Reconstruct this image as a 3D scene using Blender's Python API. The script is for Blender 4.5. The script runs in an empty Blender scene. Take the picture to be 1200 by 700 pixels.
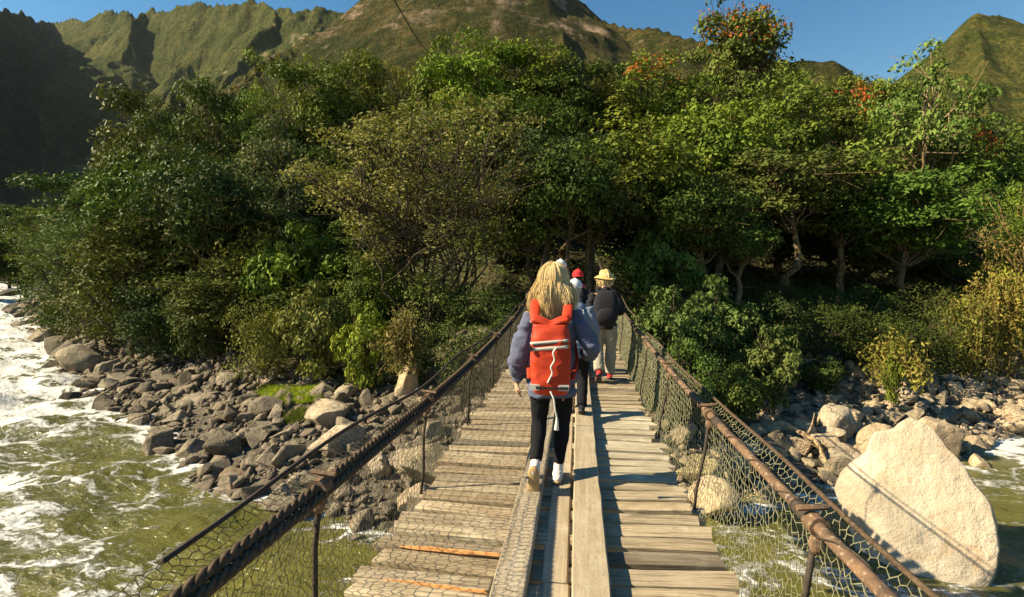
import bpy, bmesh, math, random
import numpy as np
from mathutils import Vector, Matrix, noise as mnoise

R = math.radians
scene = bpy.context.scene
COL = scene.collection

# ------------------------------------------------------------------ camera
CAM_H, F, HY = 1.6, 600.0, 322.0
PITCH, YAW = math.atan((350 - HY) / F), R(7.3)
cam_d = bpy.data.cameras.new('camera')
cam_d.sensor_width = 36.0
cam_d.lens = 36.0 * F / 1200.0
cam_d.clip_start = 0.05
cam_d.clip_end = 12000
cam = bpy.data.objects.new('camera', cam_d)
COL.objects.link(cam)
cam.location = (0, 0, CAM_H)
cam.rotation_euler = (math.pi / 2 - PITCH, 0, YAW)
scene.camera = cam

# ------------------------------------------------------------------ sky and sun
SUN_EL = R(34.5)
SUN_AZ = (-0.972, -0.235)
world = bpy.data.worlds.new('World')
scene.world = world
world.use_nodes = True
wn = world.node_tree.nodes
bg = wn['Background']
sky = wn.new('ShaderNodeTexSky')
sky.sky_type = 'NISHITA'
sky.sun_disc = False
sky.sun_elevation = SUN_EL
sky.sun_rotation = math.atan2(SUN_AZ[0], SUN_AZ[1])
sky.altitude = 2000
sky.air_density = 2.0
sky.dust_density = 0.8
sky.ozone_density = 3.0
sat = wn.new('ShaderNodeHueSaturation')       # the clear deep blue of high mountain air
sat.inputs['Saturation'].default_value = 1.42
world.node_tree.links.new(sky.outputs[0], sat.inputs['Color'])
world.node_tree.links.new(sat.outputs[0], bg.inputs[0])
bg.inputs[1].default_value = 0.05
sun_d = bpy.data.lights.new('sun', 'SUN')
sun_d.energy = 5.0
sun_d.angle = R(0.5)
sun_d.color = (1.0, 0.86, 0.60)
sun = bpy.data.objects.new('sun', sun_d)
COL.objects.link(sun)
sun.location = (-60, -20, 60)
sdir = Vector((-SUN_AZ[0] * math.cos(SUN_EL), -SUN_AZ[1] * math.cos(SUN_EL), -math.sin(SUN_EL)))
sun.rotation_euler = sdir.to_track_quat('-Z', 'Y').to_euler()
scene.view_settings.view_transform = 'Standard'
scene.view_settings.look = 'None'
scene.view_settings.exposure = 1.3
scene.view_settings.gamma = 1.0
scene.cycles.max_bounces = 5
scene.cycles.diffuse_bounces = 1
scene.cycles.transparent_max_bounces = 8
scene.cycles.use_denoising = True

# ------------------------------------------------------------------ helpers
CY, SY, CP, SP = math.cos(YAW), math.sin(YAW), math.cos(PITCH), math.sin(PITCH)

def ray(px, py):
    """direction of a photo pixel, scaled to unit horizontal-forward depth"""
    a, b = (px - 600) / F, (350 - py) / F
    f, u = CP + b * SP, -SP + b * CP      # forward and up components
    return np.array([a * CY - f * SY, a * SY + f * CY, u]) / f

def at(px, py, depth):
    return np.array([0, 0, CAM_H]) + ray(px, py) * depth

def on_plane(px, py, z):
    d = ray(px, py)
    return np.array([0, 0, CAM_H]) + d * ((z - CAM_H) / d[2])

def _h(ix, iy, iz, s):
    n = (ix * 374761393 + iy * 668265263 + iz * 2147483647 + s * 1274126177) & 0xffffffff
    n = ((n ^ (n >> 13)) * 1274126177) & 0xffffffff
    n = n ^ (n >> 16)
    return (n & 0xffff) / 65535.0

def vnoise(x, y, z=None, s=0):
    x = np.asarray(x, float); y = np.asarray(y, float)
    z = np.zeros_like(x) if z is None else np.asarray(z, float)
    ix, iy, iz = [np.floor(v).astype(np.int64) for v in (x, y, z)]
    fx, fy, fz = x - ix, y - iy, z - iz
    fx, fy, fz = [v * v * v * (v * (v * 6 - 15) + 10) for v in (fx, fy, fz)]
    r = 0
    for dx in (0, 1):
        for dy in (0, 1):
            for dz in (0, 1):
                w = (fx if dx else 1 - fx) * (fy if dy else 1 - fy) * (fz if dz else 1 - fz)
                r = r + w * _h(ix + dx, iy + dy, iz + dz, s)
    return r * 2 - 1

def fbm(x, y, z=None, o=4, s=0):
    r, a = 0, 0.5
    for i in range(o):
        r = r + a * vnoise(x * 2 ** i, y * 2 ** i, None if z is None else z * 2 ** i, s + i * 17)
        a *= 0.5
    return r

def ridged(x, y, o=4, s=0):
    r, a = 0, 0.5
    for i in range(o):
        r = r + a * (1 - np.abs(vnoise(x * 2 ** i, y * 2 ** i, None, s + i * 13)))
        a *= 0.5
    return r

def mesh_np(name, co, faces, smooth=False, attrs=None):
    me = bpy.data.meshes.new(name)
    co = np.asarray(co, np.float32)
    if isinstance(faces, np.ndarray):
        k = faces.shape[1]
        me.vertices.add(len(co)); me.vertices.foreach_set('co', co.ravel())
        me.loops.add(faces.size); me.loops.foreach_set('vertex_index', faces.ravel().astype(np.int32))
        me.polygons.add(len(faces))
        me.polygons.foreach_set('loop_start', np.arange(0, faces.size, k, dtype=np.int32))
        me.update(calc_edges=True)
    else:
        me.from_pydata([tuple(v) for v in co.tolist()], [], faces)
    if smooth:
        me.polygons.foreach_set('use_smooth', np.ones(len(me.polygons), bool))
    for k, v in (attrs or {}).items():
        a = me.attributes.new(k, 'FLOAT', 'POINT')
        a.data.foreach_set('value', np.asarray(v, np.float32))
    me.update()
    return me

def link(name, me, mat=None, parent=None, loc=None, rot=None, scale=None, color=None):
    o = bpy.data.objects.new(name, me)
    COL.objects.link(o)
    if mat is not None and me is not None and len(me.materials) == 0:
        me.materials.append(mat)
    if parent is not None: o.parent = parent
    if loc is not None: o.location = loc
    if rot is not None: o.rotation_euler = rot
    if scale is not None: o.scale = scale
    if color is not None: o.color = (*color, 1)
    return o

def tag(o, label=None, cat=None, group=None, kind=None):
    if label: o['label'] = label
    if cat: o['category'] = cat
    if group: o['group'] = group
    if kind: o['kind'] = kind
    return o

def thing(name, label, cat, loc=(0, 0, 0), rot=(0, 0, 0), group=None, scale=None):
    o = bpy.data.objects.new(name, None)
    o.empty_display_size = 0.2
    COL.objects.link(o)
    o.location = loc; o.rotation_euler = rot
    if scale is not None: o.scale = scale
    return tag(o, label, cat, group)

class MB:
    def __init__(s): s.v = []; s.f = []; s.a = []; s.n = 0
    def add(s, v, f, a=0.0):
        v = np.asarray(v, float)
        s.v.append(v); s.a.append(np.full(len(v), a) if np.isscalar(a) else np.asarray(a))
        s.f += [tuple(i + s.n for i in q) for q in f]; s.n += len(v)
    def box(s, x0, x1, y0, y1, z0, z1, a=0.0):
        s.add([(x0,y0,z0),(x1,y0,z0),(x1,y1,z0),(x0,y1,z0),(x0,y0,z1),(x1,y0,z1),(x1,y1,z1),(x0,y1,z1)],
              [(0,3,2,1),(4,5,6,7),(0,1,5,4),(1,2,6,5),(2,3,7,6),(3,0,4,7)], a)
    def tube(s, pts, rad, n=6, a=0.0, cap=True, ref=None, sq=None):
        """sweep; rad scalar / per point; sq = per point (scale_u, scale_v) ellipse factors, ref = fixed u axis"""
        P = np.asarray(pts, float); m = len(P)
        rad = np.full(m, rad) if np.isscalar(rad) else np.asarray(rad, float)
        T = np.gradient(P, axis=0); T /= np.linalg.norm(T, axis=1)[:, None] + 1e-9
        if ref is None:
            u = np.cross(T[0], (0, 0, 1.0))
            if np.linalg.norm(u) < 1e-3: u = np.array((1.0, 0, 0))
        else: u = np.asarray(ref, float)
        ang = np.arange(n) * 2 * math.pi / n
        ca, sa = np.cos(ang), np.sin(ang)
        V = []
        for i in range(m):
            if ref is not None: u = np.asarray(ref, float)
            u = u - T[i] * np.dot(u, T[i]); u /= np.linalg.norm(u) + 1e-9
            w = np.cross(T[i], u)
            su, sv = (1, 1) if sq is None else sq[i]
            V.append(P[i] + rad[i] * (su * ca[:, None] * u + sv * sa[:, None] * w))
        f = [(i*n+j, i*n+(j+1) % n, (i+1)*n+(j+1) % n, (i+1)*n+j) for i in range(m-1) for j in range(n)]
        if cap:
            f.append(tuple(range(n-1, -1, -1))); f.append(tuple(range((m-1)*n, m*n)))
        s.add(np.concatenate(V), f, a)
    def ball(s, c, r, n=8, a=0.0):
        r = np.full(3, r) if np.isscalar(r) else np.asarray(r)
        V = [(0, 0, -1)]; f = []
        for i in range(1, n):
            p = -math.pi/2 + math.pi*i/n
            for j in range(2*n):
                t = math.pi*j/n
                V.append((math.cos(p)*math.cos(t), math.cos(p)*math.sin(t), math.sin(p)))
        V.append((0, 0, 1)); k = 2*n; L = len(V)-1
        for j in range(k):
            f.append((0, 1+(j+1) % k, 1+j))
            for i in range(n-2): f.append((1+i*k+j, 1+i*k+(j+1) % k, 1+(i+1)*k+(j+1) % k, 1+(i+1)*k+j))
            f.append((L, 1+(n-2)*k+j, 1+(n-2)*k+(j+1) % k))
        s.add(np.asarray(V)*r + np.asarray(c), f, a)
    def co(s): return np.concatenate(s.v)
    def mesh(s, name, smooth=False):
        return mesh_np(name, s.co(), s.f, smooth, {'tint': np.concatenate(s.a)})
    def build(s, name, mat, parent=None, smooth=False, **k):
        return link(name, s.mesh(name, smooth), mat, parent, **k)

# ------------------------------------------------------------------ materials
class NT:
    """tiny node-tree writer"""
    def __init__(s, name):
        s.m = bpy.data.materials.new(name); s.m.use_nodes = True
        s.t = s.m.node_tree; s.N = s.t.nodes; s.p = s.N['Principled BSDF']
    def n(s, typ, props=None, **ins):
        o = s.N.new('ShaderNode' + typ)
        for k, v in (props or {}).items(): setattr(o, k, v)
        for k, v in ins.items():
            key = int(k[1:]) if k[0] == 'i' and k[1:].isdigit() else k.replace('_', ' ')
            s.set(o.inputs[key], v)
        return o
    def set(s, sock, v):
        if isinstance(v, bpy.types.NodeSocket): s.t.links.new(v, sock)
        elif isinstance(v, bpy.types.Node): s.t.links.new(v.outputs[0], sock)
        else:
            if hasattr(sock.default_value, '__len__') and len(sock.default_value) == 4 and len(v) == 3: v = (*v, 1)
            sock.default_value = v
    def math(s, op, a, b=0.0, clamp=False):
        return s.n('Math', {'operation': op, 'use_clamp': clamp}, i0=a, i1=b).outputs[0]
    def mix(s, f, a, b, mode='MIX'):
        o = s.n('MixRGB', {'blend_type': mode}, i0=f, i1=a, i2=b); return o.outputs[0]
    def ramp(s, f, lo, hi):
        return s.n('MapRange', {'clamp': True}, i0=f, i1=lo, i2=hi, i3=0.0, i4=1.0).outputs[0]
    def noise(s, vec, scale, detail=4, rough=0.55, dist=0.0):
        return s.n('TexNoise', None, Vector=vec, Scale=scale, Detail=detail, Roughness=rough, Distortion=dist).outputs[0]
    def attr(s, name): return s.n('Attribute', {'attribute_name': name}).outputs['Fac']
    def obj(s): return s.n('TexCoord').outputs['Object']
    def gen(s): return s.n('NewGeometry').outputs['Position']
    def info(s, k): return s.n('ObjectInfo').outputs[k]
    def out(s, base=None, rough=None, spec=None, bump=None, dist=0.02, strength=0.5, metal=None):
        if base is not None: s.set(s.p.inputs['Base Color'], base)
        if rough is not None: s.set(s.p.inputs['Roughness'], rough)
        if spec is not None: s.set(s.p.inputs['Specular IOR Level'], spec)
        if metal is not None: s.set(s.p.inputs['Metallic'], metal)
        if bump is not None:
            b = s.n('Bump', None, Strength=strength, Distance=dist, Height=bump)
            s.set(s.p.inputs['Normal'], b.outputs[0])
        return s.m

def m_leaf(name, rough=0.5, trans=0.12):
    m = NT(name)
    col = m.info('Color'); t = m.attr('tint'); rnd = m.info('Random')
    hs = m.n('HueSaturation', None, Hue=m.math('ADD', m.math('MULTIPLY', t, -0.035), m.math('ADD', m.math('MULTIPLY', rnd, 0.02), 0.507)),
             Saturation=1.0, Value=m.math('ADD', m.math('MULTIPLY', t, 1.1), 0.58), Color=col)
    m.out(hs.outputs[0], rough, 0.05)
    tr = m.n('BsdfTranslucent', None, Color=m.mix(1.0, hs.outputs[0], (1.15, 1.2, 0.5, 1), 'MULTIPLY'))
    mx = m.n('MixShader', None, i0=trans, i1=m.p.outputs[0], i2=tr.outputs[0])
    m.t.links.new(mx.outputs[0], m.N['Material Output'].inputs['Surface'])
    return m.m

def m_bark():
    m = NT('bark'); c = m.obj()
    st = m.n('Mapping', None, Vector=c, Scale=(3, 3, 0.6)).outputs[0]
    n1 = m.noise(st, 4, 6); n2 = m.noise(c, 1.2, 3)
    b = m.mix(m.ramp(n1, .35, .65), (.035, .026, .017), (.14, .11, .075))
    b = m.mix(m.math('MULTIPLY', m.ramp(n2, .5, .7), .5), b, (.05, .065, .02))
    b = m.mix(1.0, b, m.info('Color'), 'MULTIPLY')
    return m.out(b, .9, .1, n1, .05, .8)

def m_plain(name, col, rough=.8, var=.25, scale=30, bump=.3, spec=.2, metal=0.0, dist=.004):
    m = NT(name); c = m.obj(); n = m.noise(c, scale, 5)
    b = m.mix(m.ramp(n, .3, .7), tuple(x*(1-var) for x in col), tuple(min(1, x*(1+var)) for x in col))
    return m.out(b, rough, spec, n, dist, bump, metal)

def m_rock():
    m = NT('rock'); c = m.obj()
    rnd = m.info('Random')
    c = m.n('VectorMath', {'operation': 'ADD'}, i0=c, i1=m.n('CombineXYZ', None, X=m.math('MULTIPLY', rnd, 40.0)).outputs[0]).outputs[0]
    n1 = m.noise(c, 1.1, 6, .6); n2 = m.noise(c, 7, 6, .65); n3 = m.noise(c, 30, 4, .6)
    b = m.mix(m.ramp(n1, .3, .7), (.55, .52, .47), (1.2, 1.12, 1.0))
    b = m.mix(m.math('MULTIPLY', m.ramp(n2, .40, .62), .6), b, (.42, .385, .33))
    ck = m.n('TexVoronoi', {'feature': 'DISTANCE_TO_EDGE'}, Vector=m.n('VectorMath', {'operation': 'ADD'}, i0=c, i1=m.n('VectorMath', {'operation': 'SCALE'}, i0=m.n('TexNoise', None, Vector=c, Scale=2.0, Detail=4).outputs['Color'], Scale=1.1).outputs[0]).outputs[0], Scale=.9).outputs[0]
    b = m.mix(m.math('MULTIPLY', m.math('SUBTRACT', 1.0, m.ramp(ck, .0, .035)), .45), b, (.3, .26, .21))
    b = m.mix(m.math('MULTIPLY', m.ramp(n3, .58, .7), .45), b, (.35, .31, .26))
    b = m.mix(m.math('MULTIPLY', m.ramp(n1, .58, .72), .35), b, (.95, .55, .3))
    b = m.mix(1.0, b, m.info('Color'), 'MULTIPLY')
    h = m.math('ADD', m.math('ADD', n2, m.math('MULTIPLY', n3, .5)), m.math('MULTIPLY', m.ramp(ck, 0.0, .05), .35))
    return m.out(b, .9, .15, h, .09, .9)

def m_smooth_rock():
    m = NT('smooth_river_rock'); c = m.obj()
    n1 = m.noise(c, .9, 6, .6, .6); n2 = m.noise(c, 4, 6, .62); n3 = m.noise(c, 26, 5, .6)
    b = m.mix(m.ramp(n1, .32, .66), (.40, .33, .235), (.56, .475, .355))
    st = m.math('MULTIPLY', m.ramp(m.noise(c, 1.7, 7, .7, .8), .50, .66), .8)
    b = m.mix(st, b, (.43, .295, .175))
    b = m.mix(m.math('MULTIPLY', m.ramp(n2, .52, .7), .4), b, (.40, .345, .27))
    b = m.mix(m.math('MULTIPLY', m.ramp(n3, .6, .7), .3), b, (.33, .28, .21))
    return m.out(b, .9, .15, m.math('ADD', n2, m.math('MULTIPLY', n3, .3)), .09, .8)

def m_wood():
    m = NT('weathered_wood'); c = m.obj(); rnd = m.info('Random')
    off = m.n('CombineXYZ', None, X=m.math('MULTIPLY', rnd, 90.0), Y=m.math('MULTIPLY', rnd, 31.0)).outputs[0]
    c = m.n('VectorMath', {'operation': 'ADD'}, i0=c, i1=off).outputs[0]
    g = m.n('Mapping', None, Vector=c, Scale=(1.6, 26, 26)).outputs[0]
    g2 = m.n('Mapping', None, Vector=c, Scale=(3.5, 90, 90)).outputs[0]
    n1 = m.noise(g, 1.0, 6, .6, .4); n2 = m.noise(g2, 1.0, 3, .6); n3 = m.noise(c, 4, 5, .6); n4 = m.noise(c, 22, 4)
    b = m.mix(m.ramp(n1, .3, .7), (.55, .5, .42), (1.05, 1.0, .9))
    b = m.mix(m.math('MULTIPLY', m.ramp(n2, .52, .62), .5), b, (.22, .17, .12))
    b = m.mix(m.math('MULTIPLY', m.ramp(n3, .55, .68), .55), b, (1.35, 1.35, 1.25))
    b = m.mix(m.math('MULTIPLY', m.ramp(n4, .6, .72), .35), b, (.3, .25, .18))
    b = m.mix(1.0, b, m.info('Color'), 'MULTIPLY')
    h = m.math('SUBTRACT', n1, m.math('MULTIPLY', m.ramp(n2, .52, .62), .5))
    return m.out(b, .85, .15, h, .006, .7)

def m_beam():
    m = NT('beam_wood'); c = m.obj()
    g = m.n('Mapping', None, Vector=c, Scale=(24, 1.5, 24)).outputs[0]
    n1 = m.noise(g, 1.0, 6, .6, .4); n3 = m.noise(c, 5, 5, .65); n4 = m.noise(c, 40, 4)
    b = m.mix(m.ramp(n1, .3, .7), (.27, .21, .135), (.40, .325, .22))
    b = m.mix(m.math('MULTIPLY', m.ramp(n3, .5, .7), .6), b, (.46, .39, .28))
    b = m.mix(m.math('MULTIPLY', m.ramp(n4, .6, .7), .5), b, (.16, .12, .08))
    return m.out(b, .85, .15, m.math('ADD', n1, n4), .006, .6)

def m_rust():
    m = NT('rusty_metal'); c = m.obj()
    n1 = m.noise(c, 9, 6, .65); n2 = m.noise(c, 45, 4)
    b = m.mix(m.ramp(n1, .35, .65), (.06, .040, .027), (.215, .125, .068))
    b = m.mix(m.math('MULTIPLY', m.ramp(n2, .55, .7), .6), b, (.42, .33, .23))
    return m.out(b, .8, .3, n2, .004, .8)

def m_ground():
    m = NT('ground_soil'); c = m.gen()
    n1 = m.noise(c, .5, 6); n2 = m.noise(c, 5, 6, .65); v = m.n('TexVoronoi', None, Vector=c, Scale=3.5).outputs[0]
    gravel = m.mix(m.ramp(n2, .3, .7), (.05, .042, .03), (.17, .145, .105))
    soil = m.mix(m.ramp(n2, .35, .65), (.03, .028, .014), (.08, .07, .03))
    b = m.mix(m.attr('green'), gravel, soil)
    h = m.math('ADD', n2, m.math('MULTIPLY', v, -.6))
    return m.out(b, .95, .1, h, .15, .8)

def m_mountain():
    m = NT('mountain_grass'); c = m.gen()
    n1 = m.noise(c, .008, 8, .62); n2 = m.noise(c, .05, 8, .68); n3 = m.noise(c, .35, 5, .7)
    b = m.mix(m.ramp(n1, .36, .62), (.045, .052, .017), (.105, .096, .036))
    b = m.mix(m.math('MULTIPLY', m.ramp(n2, .47, .58), .75), b, (.026, .042, .010))
    b = m.mix(m.math('MULTIPLY', m.ramp(n3, .50, .60), .7), b, (.018, .030, .008))
    n4 = m.noise(c, .14, 6, .7)
    b = m.mix(m.math('MULTIPLY', m.ramp(n4, .50, .56), .6), b, (.022, .036, .010))
    b = m.mix(m.math('MULTIPLY', m.ramp(n4, .40, .34), .45), b, (.17, .155, .06))
    rk = m.math('MULTIPLY', m.ramp(m.noise(c, .022, 6, .7), .56, .62), m.attr('rocky'))
    b = m.mix(m.math('MULTIPLY', rk, .9), b, m.mix(m.ramp(n3, .3, .7), (.13, .105, .08), (.42, .36, .29)))
    b = m.mix(m.attr('scar'), b, (.5, .4, .3))
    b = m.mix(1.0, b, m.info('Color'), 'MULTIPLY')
    return m.out(b, .95, .05, m.math('ADD', m.math('ADD', n2, m.math('MULTIPLY', n4, .5)), m.math('MULTIPLY', n3, .15)), 22.0, .9)

def m_water():
    m = NT('river_water'); c = m.gen()
    fl = m.n('Mapping', None, Vector=c, Rotation=(0, 0, R(20)), Scale=(.62, 1, 1)).outputs[0]
    w = m.n('TexNoise', None, Vector=fl, Scale=.55, Detail=5, Roughness=.6)
    w2 = m.n('TexNoise', None, Vector=fl, Scale=2.8, Detail=4, Roughness=.6)
    wv = m.n('VectorMath', {'operation': 'SCALE'}, i0=w.outputs['Color'], Scale=2.2).outputs[0]
    wv2 = m.n('VectorMath', {'operation': 'SCALE'}, i0=w2.outputs['Color'], Scale=.45).outputs[0]
    p = m.n('VectorMath', {'operation': 'ADD'}, i0=m.n('VectorMath', {'operation': 'ADD'}, i0=fl, i1=wv).outputs[0], i1=wv2).outputs[0]
    e1 = m.n('TexVoronoi', {'feature': 'DISTANCE_TO_EDGE'}, Vector=p, Scale=.75).outputs[0]
    e2 = m.n('TexVoronoi', {'feature': 'DISTANCE_TO_EDGE'}, Vector=p, Scale=2.3).outputs[0]
    fn = m.noise(p, 5, 6, .7); fb = m.noise(fl, .35, 3)
    f = m.attr('foam')
    dens = m.math('ADD', f, m.math('MULTIPLY', m.math('SUBTRACT', fb, .5), 1.1))
    a1 = m.math('SUBTRACT', m.math('MULTIPLY', dens, .34), m.math('ADD', e1, m.math('MULTIPLY', m.math('SUBTRACT', fn, .45), .55)))
    a2 = m.math('SUBTRACT', m.math('MULTIPLY', dens, .22), m.math('ADD', m.math('MULTIPLY', e2, .8), m.math('MULTIPLY', m.math('SUBTRACT', fn, .42), .7)))
    fo = m.math('MAXIMUM', m.ramp(a1, -.02, .06), m.math('MULTIPLY', m.ramp(a2, -.02, .08), .85))
    sp = m.math('MULTIPLY', m.ramp(m.noise(p, 14, 3, .6), .66, .72), m.ramp(dens, .15, .6))
    fo = m.math('MAXIMUM', fo, m.math('MULTIPLY', sp, .8), True)
    n = m.noise(fl, 1.3, 5)
    base = m.mix(m.ramp(n, .3, .7), (.075, .075, .012), (.140, .128, .026))
    b = m.mix(fo, base, (.60, .59, .545))
    ro = m.math('ADD', m.math('MULTIPLY', fo, .6), .12)
    rip = m.math('ADD', m.noise(fl, 3.5, 6, .6), m.math('MULTIPLY', fo, .5))
    return m.out(b, ro, .4, rip, .2, .8)

M = dict(leaf=m_leaf('leaf'), leaf_dry=m_leaf('dry_leaf', .75, .2), blossom=m_leaf('blossom', .7, .3), bark=m_bark(), rock=m_rock(), smooth_rock=m_smooth_rock(),
         wood=m_wood(), beam=m_beam(), rust=m_rust(), ground=m_ground(), mountain=m_mountain(), water=m_water(),
         grass=m_leaf('grass_blade', .6, .3))
# ------------------------------------------------------------------ river and banks
WZ = -4.2
K = 5.8 / 5.6                       # bank dimensions follow the height of the deck above the water

def water_z(x, y):
    return WZ + 0.021 * np.maximum(0, -np.asarray(x, float) - 10)

_shore_px = [(22, 340), (22, 352), (20, 368), (45, 395), (75, 425), (110, 455), (150, 480), (185, 502), (225, 532), (262, 562),
             (345, 582), (400, 604), (445, 622)]
SH = []
for px, py in _shore_px:
    z = WZ
    for _ in range(30):
        p = on_plane(px, py, z); z = float(water_z(p[0], p[1]))
    SH.append((p[0], p[1]))
for px, py in [(857, 592), (1128, 528), (1200, 503), (1330, 480)]:
    p = on_plane(px, py, WZ); SH.append((p[0], p[1]))
SH = [(-900, SH[0][1] + 560)] + SH + [(60, 52), (400, 300)]
SH = np.array(SH)
SH = SH[np.argsort(SH[:, 0])]

def shore_y(x): return np.interp(x, SH[:, 0], SH[:, 1])

def inland(x, y):
    x = np.asarray(x, float)
    sl = (shore_y(x + 1.5) - shore_y(x - 1.5)) / 3
    return (y - shore_y(x)) / np.sqrt(1 + sl * sl)

def ground_z(x, y):
    x = np.asarray(x, float); y = np.asarray(y, float)
    d = inland(x, y)
    prof = K * np.interp(d / K, [-30, -27, -22, -5, -1, 0, 3, 6, 10, 14, 60, 130, 400], [6, 3, -1.6, -1.4, -.5, 0.03, .9, 1.9, 3.2, 4.6, 23, 62, 230])
    bump = fbm(x * .25, y * .25, s=5) * np.clip(d * .25, .25, 1.6) + fbm(x * .05, y * .05, s=9) * np.clip((d - 8) * .12, 0, 5)
    return water_z(x, y) + prof + np.where(d > -20, bump * .8, 0)

def polar(r0, r1, nr, a0, a1, na):
    r = np.geomspace(r0, r1, nr); a = np.linspace(a0, a1, na)
    rr, aa = np.meshgrid(r, a, indexing='ij')
    i = np.arange(nr - 1)[:, None] * na + np.arange(na - 1)[None, :]
    f = np.stack([i, i + 1, i + na + 1, i + na], -1).reshape(-1, 4)
    # angle measured from +y towards +x
    return (rr * np.sin(aa)).ravel(), (rr * np.cos(aa)).ravel(), f

# ground: one sheet out to the mountains
X, Y, Fc = polar(1.0, 4000, 300, -math.pi, math.pi, 460)
d = inland(X, Y)
Zg = ground_z(X, Y)
far = np.hypot(X, Y)
Zg = np.where(far > 140, np.minimum(Zg, 18 + 0.02 * far), Zg)
Zg = np.where((Y < 0) & (d < -20), np.minimum(Zg, 2.5 + fbm(X * .1, Y * .1, s=3)), Zg)
g_ob = link('ground', mesh_np('ground', np.stack([X, Y, Zg], 1), Fc[:, ::-1].copy(), True,
            {'green': np.clip((d - 5 + 2 * fbm(X * .4, Y * .4, s=2)) / 3, 0, 1)}), M['ground'])
tag(g_ob, kind='structure')

# water: one sheet, chopped by waves, with foam density carried as an attribute
X, Y, Fc = polar(0.8, 420, 420, -math.pi, math.pi, 700)
d = inland(X, Y)
up = np.clip((-X / K - 6) / 30, 0, 1)                      # towards the rapids
flow = X * .9 + Y * .3
cross = -X * .3 + Y * .9
chop = fbm(flow * .45, cross * .8, s=21, o=5) * (.10 + .8 * up) + (ridged(flow * .9, cross * 1.1, s=31) - .5) * (.05 + .55 * up)
Zw = water_z(X, Y) + chop * np.clip(1.2 - np.hypot(X, Y) / 300, .2, 1)
foam = .21 + .95 * np.clip((-X / K - 12) / 24, 0, 1) + .40 * np.clip((-X / K - 2) / 8, 0, 1)
foam += .45 * np.exp(-((X + 3.0) ** 2 / 3.0 + (Y - 7.9) ** 2 / 2.5)) * 2
foam -= .55 * np.exp(-((d + 2.2) / 2.6) ** 2) * np.clip((X + 26) / 10, 0, 1) * np.clip((-X) / 4, 0, 1)
foam += .35 * np.exp(-((d + .3) / .5) ** 2)
foam += .55 * np.exp(-((X - 14.0 - .25 * (Y - 14.5)) / 1.1) ** 2) * (X > 8)
foam = np.where(X > 1, foam * .9 - .05, foam)
foam = np.minimum(foam, .80)
w_ob = link('river_water', mesh_np('river_water', np.stack([X, Y, Zw], 1), Fc[:, ::-1].copy(), True, {'foam': foam}), M['water'])
tag(w_ob, kind='structure')

# ------------------------------------------------------------------ mountains: ridges with gullies
def ridge_field(X, Y, ridges, gl=120.0, ga=0.16, seed=0, warp=60.0):
    wx = X + warp * fbm(X / 260, Y / 260, s=seed + 1); wy = Y + warp * fbm(X / 260, Y / 260, s=seed + 2)
    Z = np.full(X.shape, -400.0)
    for k, (pts, slope) in enumerate(ridges):
        P = np.array([at(*p) for p in pts]); acc = 0.0
        best = np.full(X.shape, -400.0)
        for a, b in zip(P[:-1], P[1:]):
            ab = b[:2] - a[:2]; L2 = ab @ ab; L = math.sqrt(L2)
            t = np.clip(((wx - a[0]) * ab[0] + (wy - a[1]) * ab[1]) / L2, 0, 1)
            ds = np.hypot(wx - a[0] - t * ab[0], wy - a[1] - t * ab[1])
            s_al = acc + t * L
            gul = ridged(s_al / gl + k * 7.3, ds / (gl * 5) + k * 1.7, 4, seed + 40 + k)
            h = a[2] + t * (b[2] - a[2]) - slope * ds * (1 + .35 * np.exp(-ds / 60)) + (gul - .75) * ga * np.minimum(ds, 260) * 2.2
            best = np.maximum(best, h); acc += L
        Z = np.maximum(Z, best)
    return Z

def mountain(name, ridges, az, rr, na, nr, color, gl, ga, seed, rocky=None, scar=None, warp=60.0, rough=1.0, foot=None):
    X, Y, Fc = polar(rr[0], rr[1], nr, R(az[0]), R(az[1]), na)
    Z = ridge_field(X, Y, ridges, gl, ga, seed, warp)
    Z = Z + rough * (fbm(X / 70, Y / 70, s=seed + 5, o=6) * 14 + (ridged(X / 40, Y / 40, 4, seed + 6) - .7) * 9 + (ridged(X / 17, Y / 17, 3, seed + 16) - .65) * 5)
    if foot: Z = np.minimum(Z, foot[0] + foot[1] * np.maximum(0, np.hypot(X, Y) - rr[0]) + 6 * fbm(X / 50, Y / 50, s=seed + 9))
    Z = np.maximum(Z, -60)
    at_ = {'rocky': np.zeros(len(X)), 'scar': np.zeros(len(X))}
    for nm, lst in (('rocky', rocky), ('scar', scar)):
        for (px, py, D, rad) in (lst or []):
            c = at(px, py, D)
            at_[nm] = np.maximum(at_[nm], np.clip(1.4 - np.sqrt((X - c[0]) ** 2 + (Y - c[1]) ** 2 + (Z - c[2]) ** 2) / rad + .6 * fbm(X / 12, Y / 12, s=seed + 8), 0, 1))
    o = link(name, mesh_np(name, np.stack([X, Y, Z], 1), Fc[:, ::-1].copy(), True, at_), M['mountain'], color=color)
    return tag(o, kind='structure')

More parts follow.
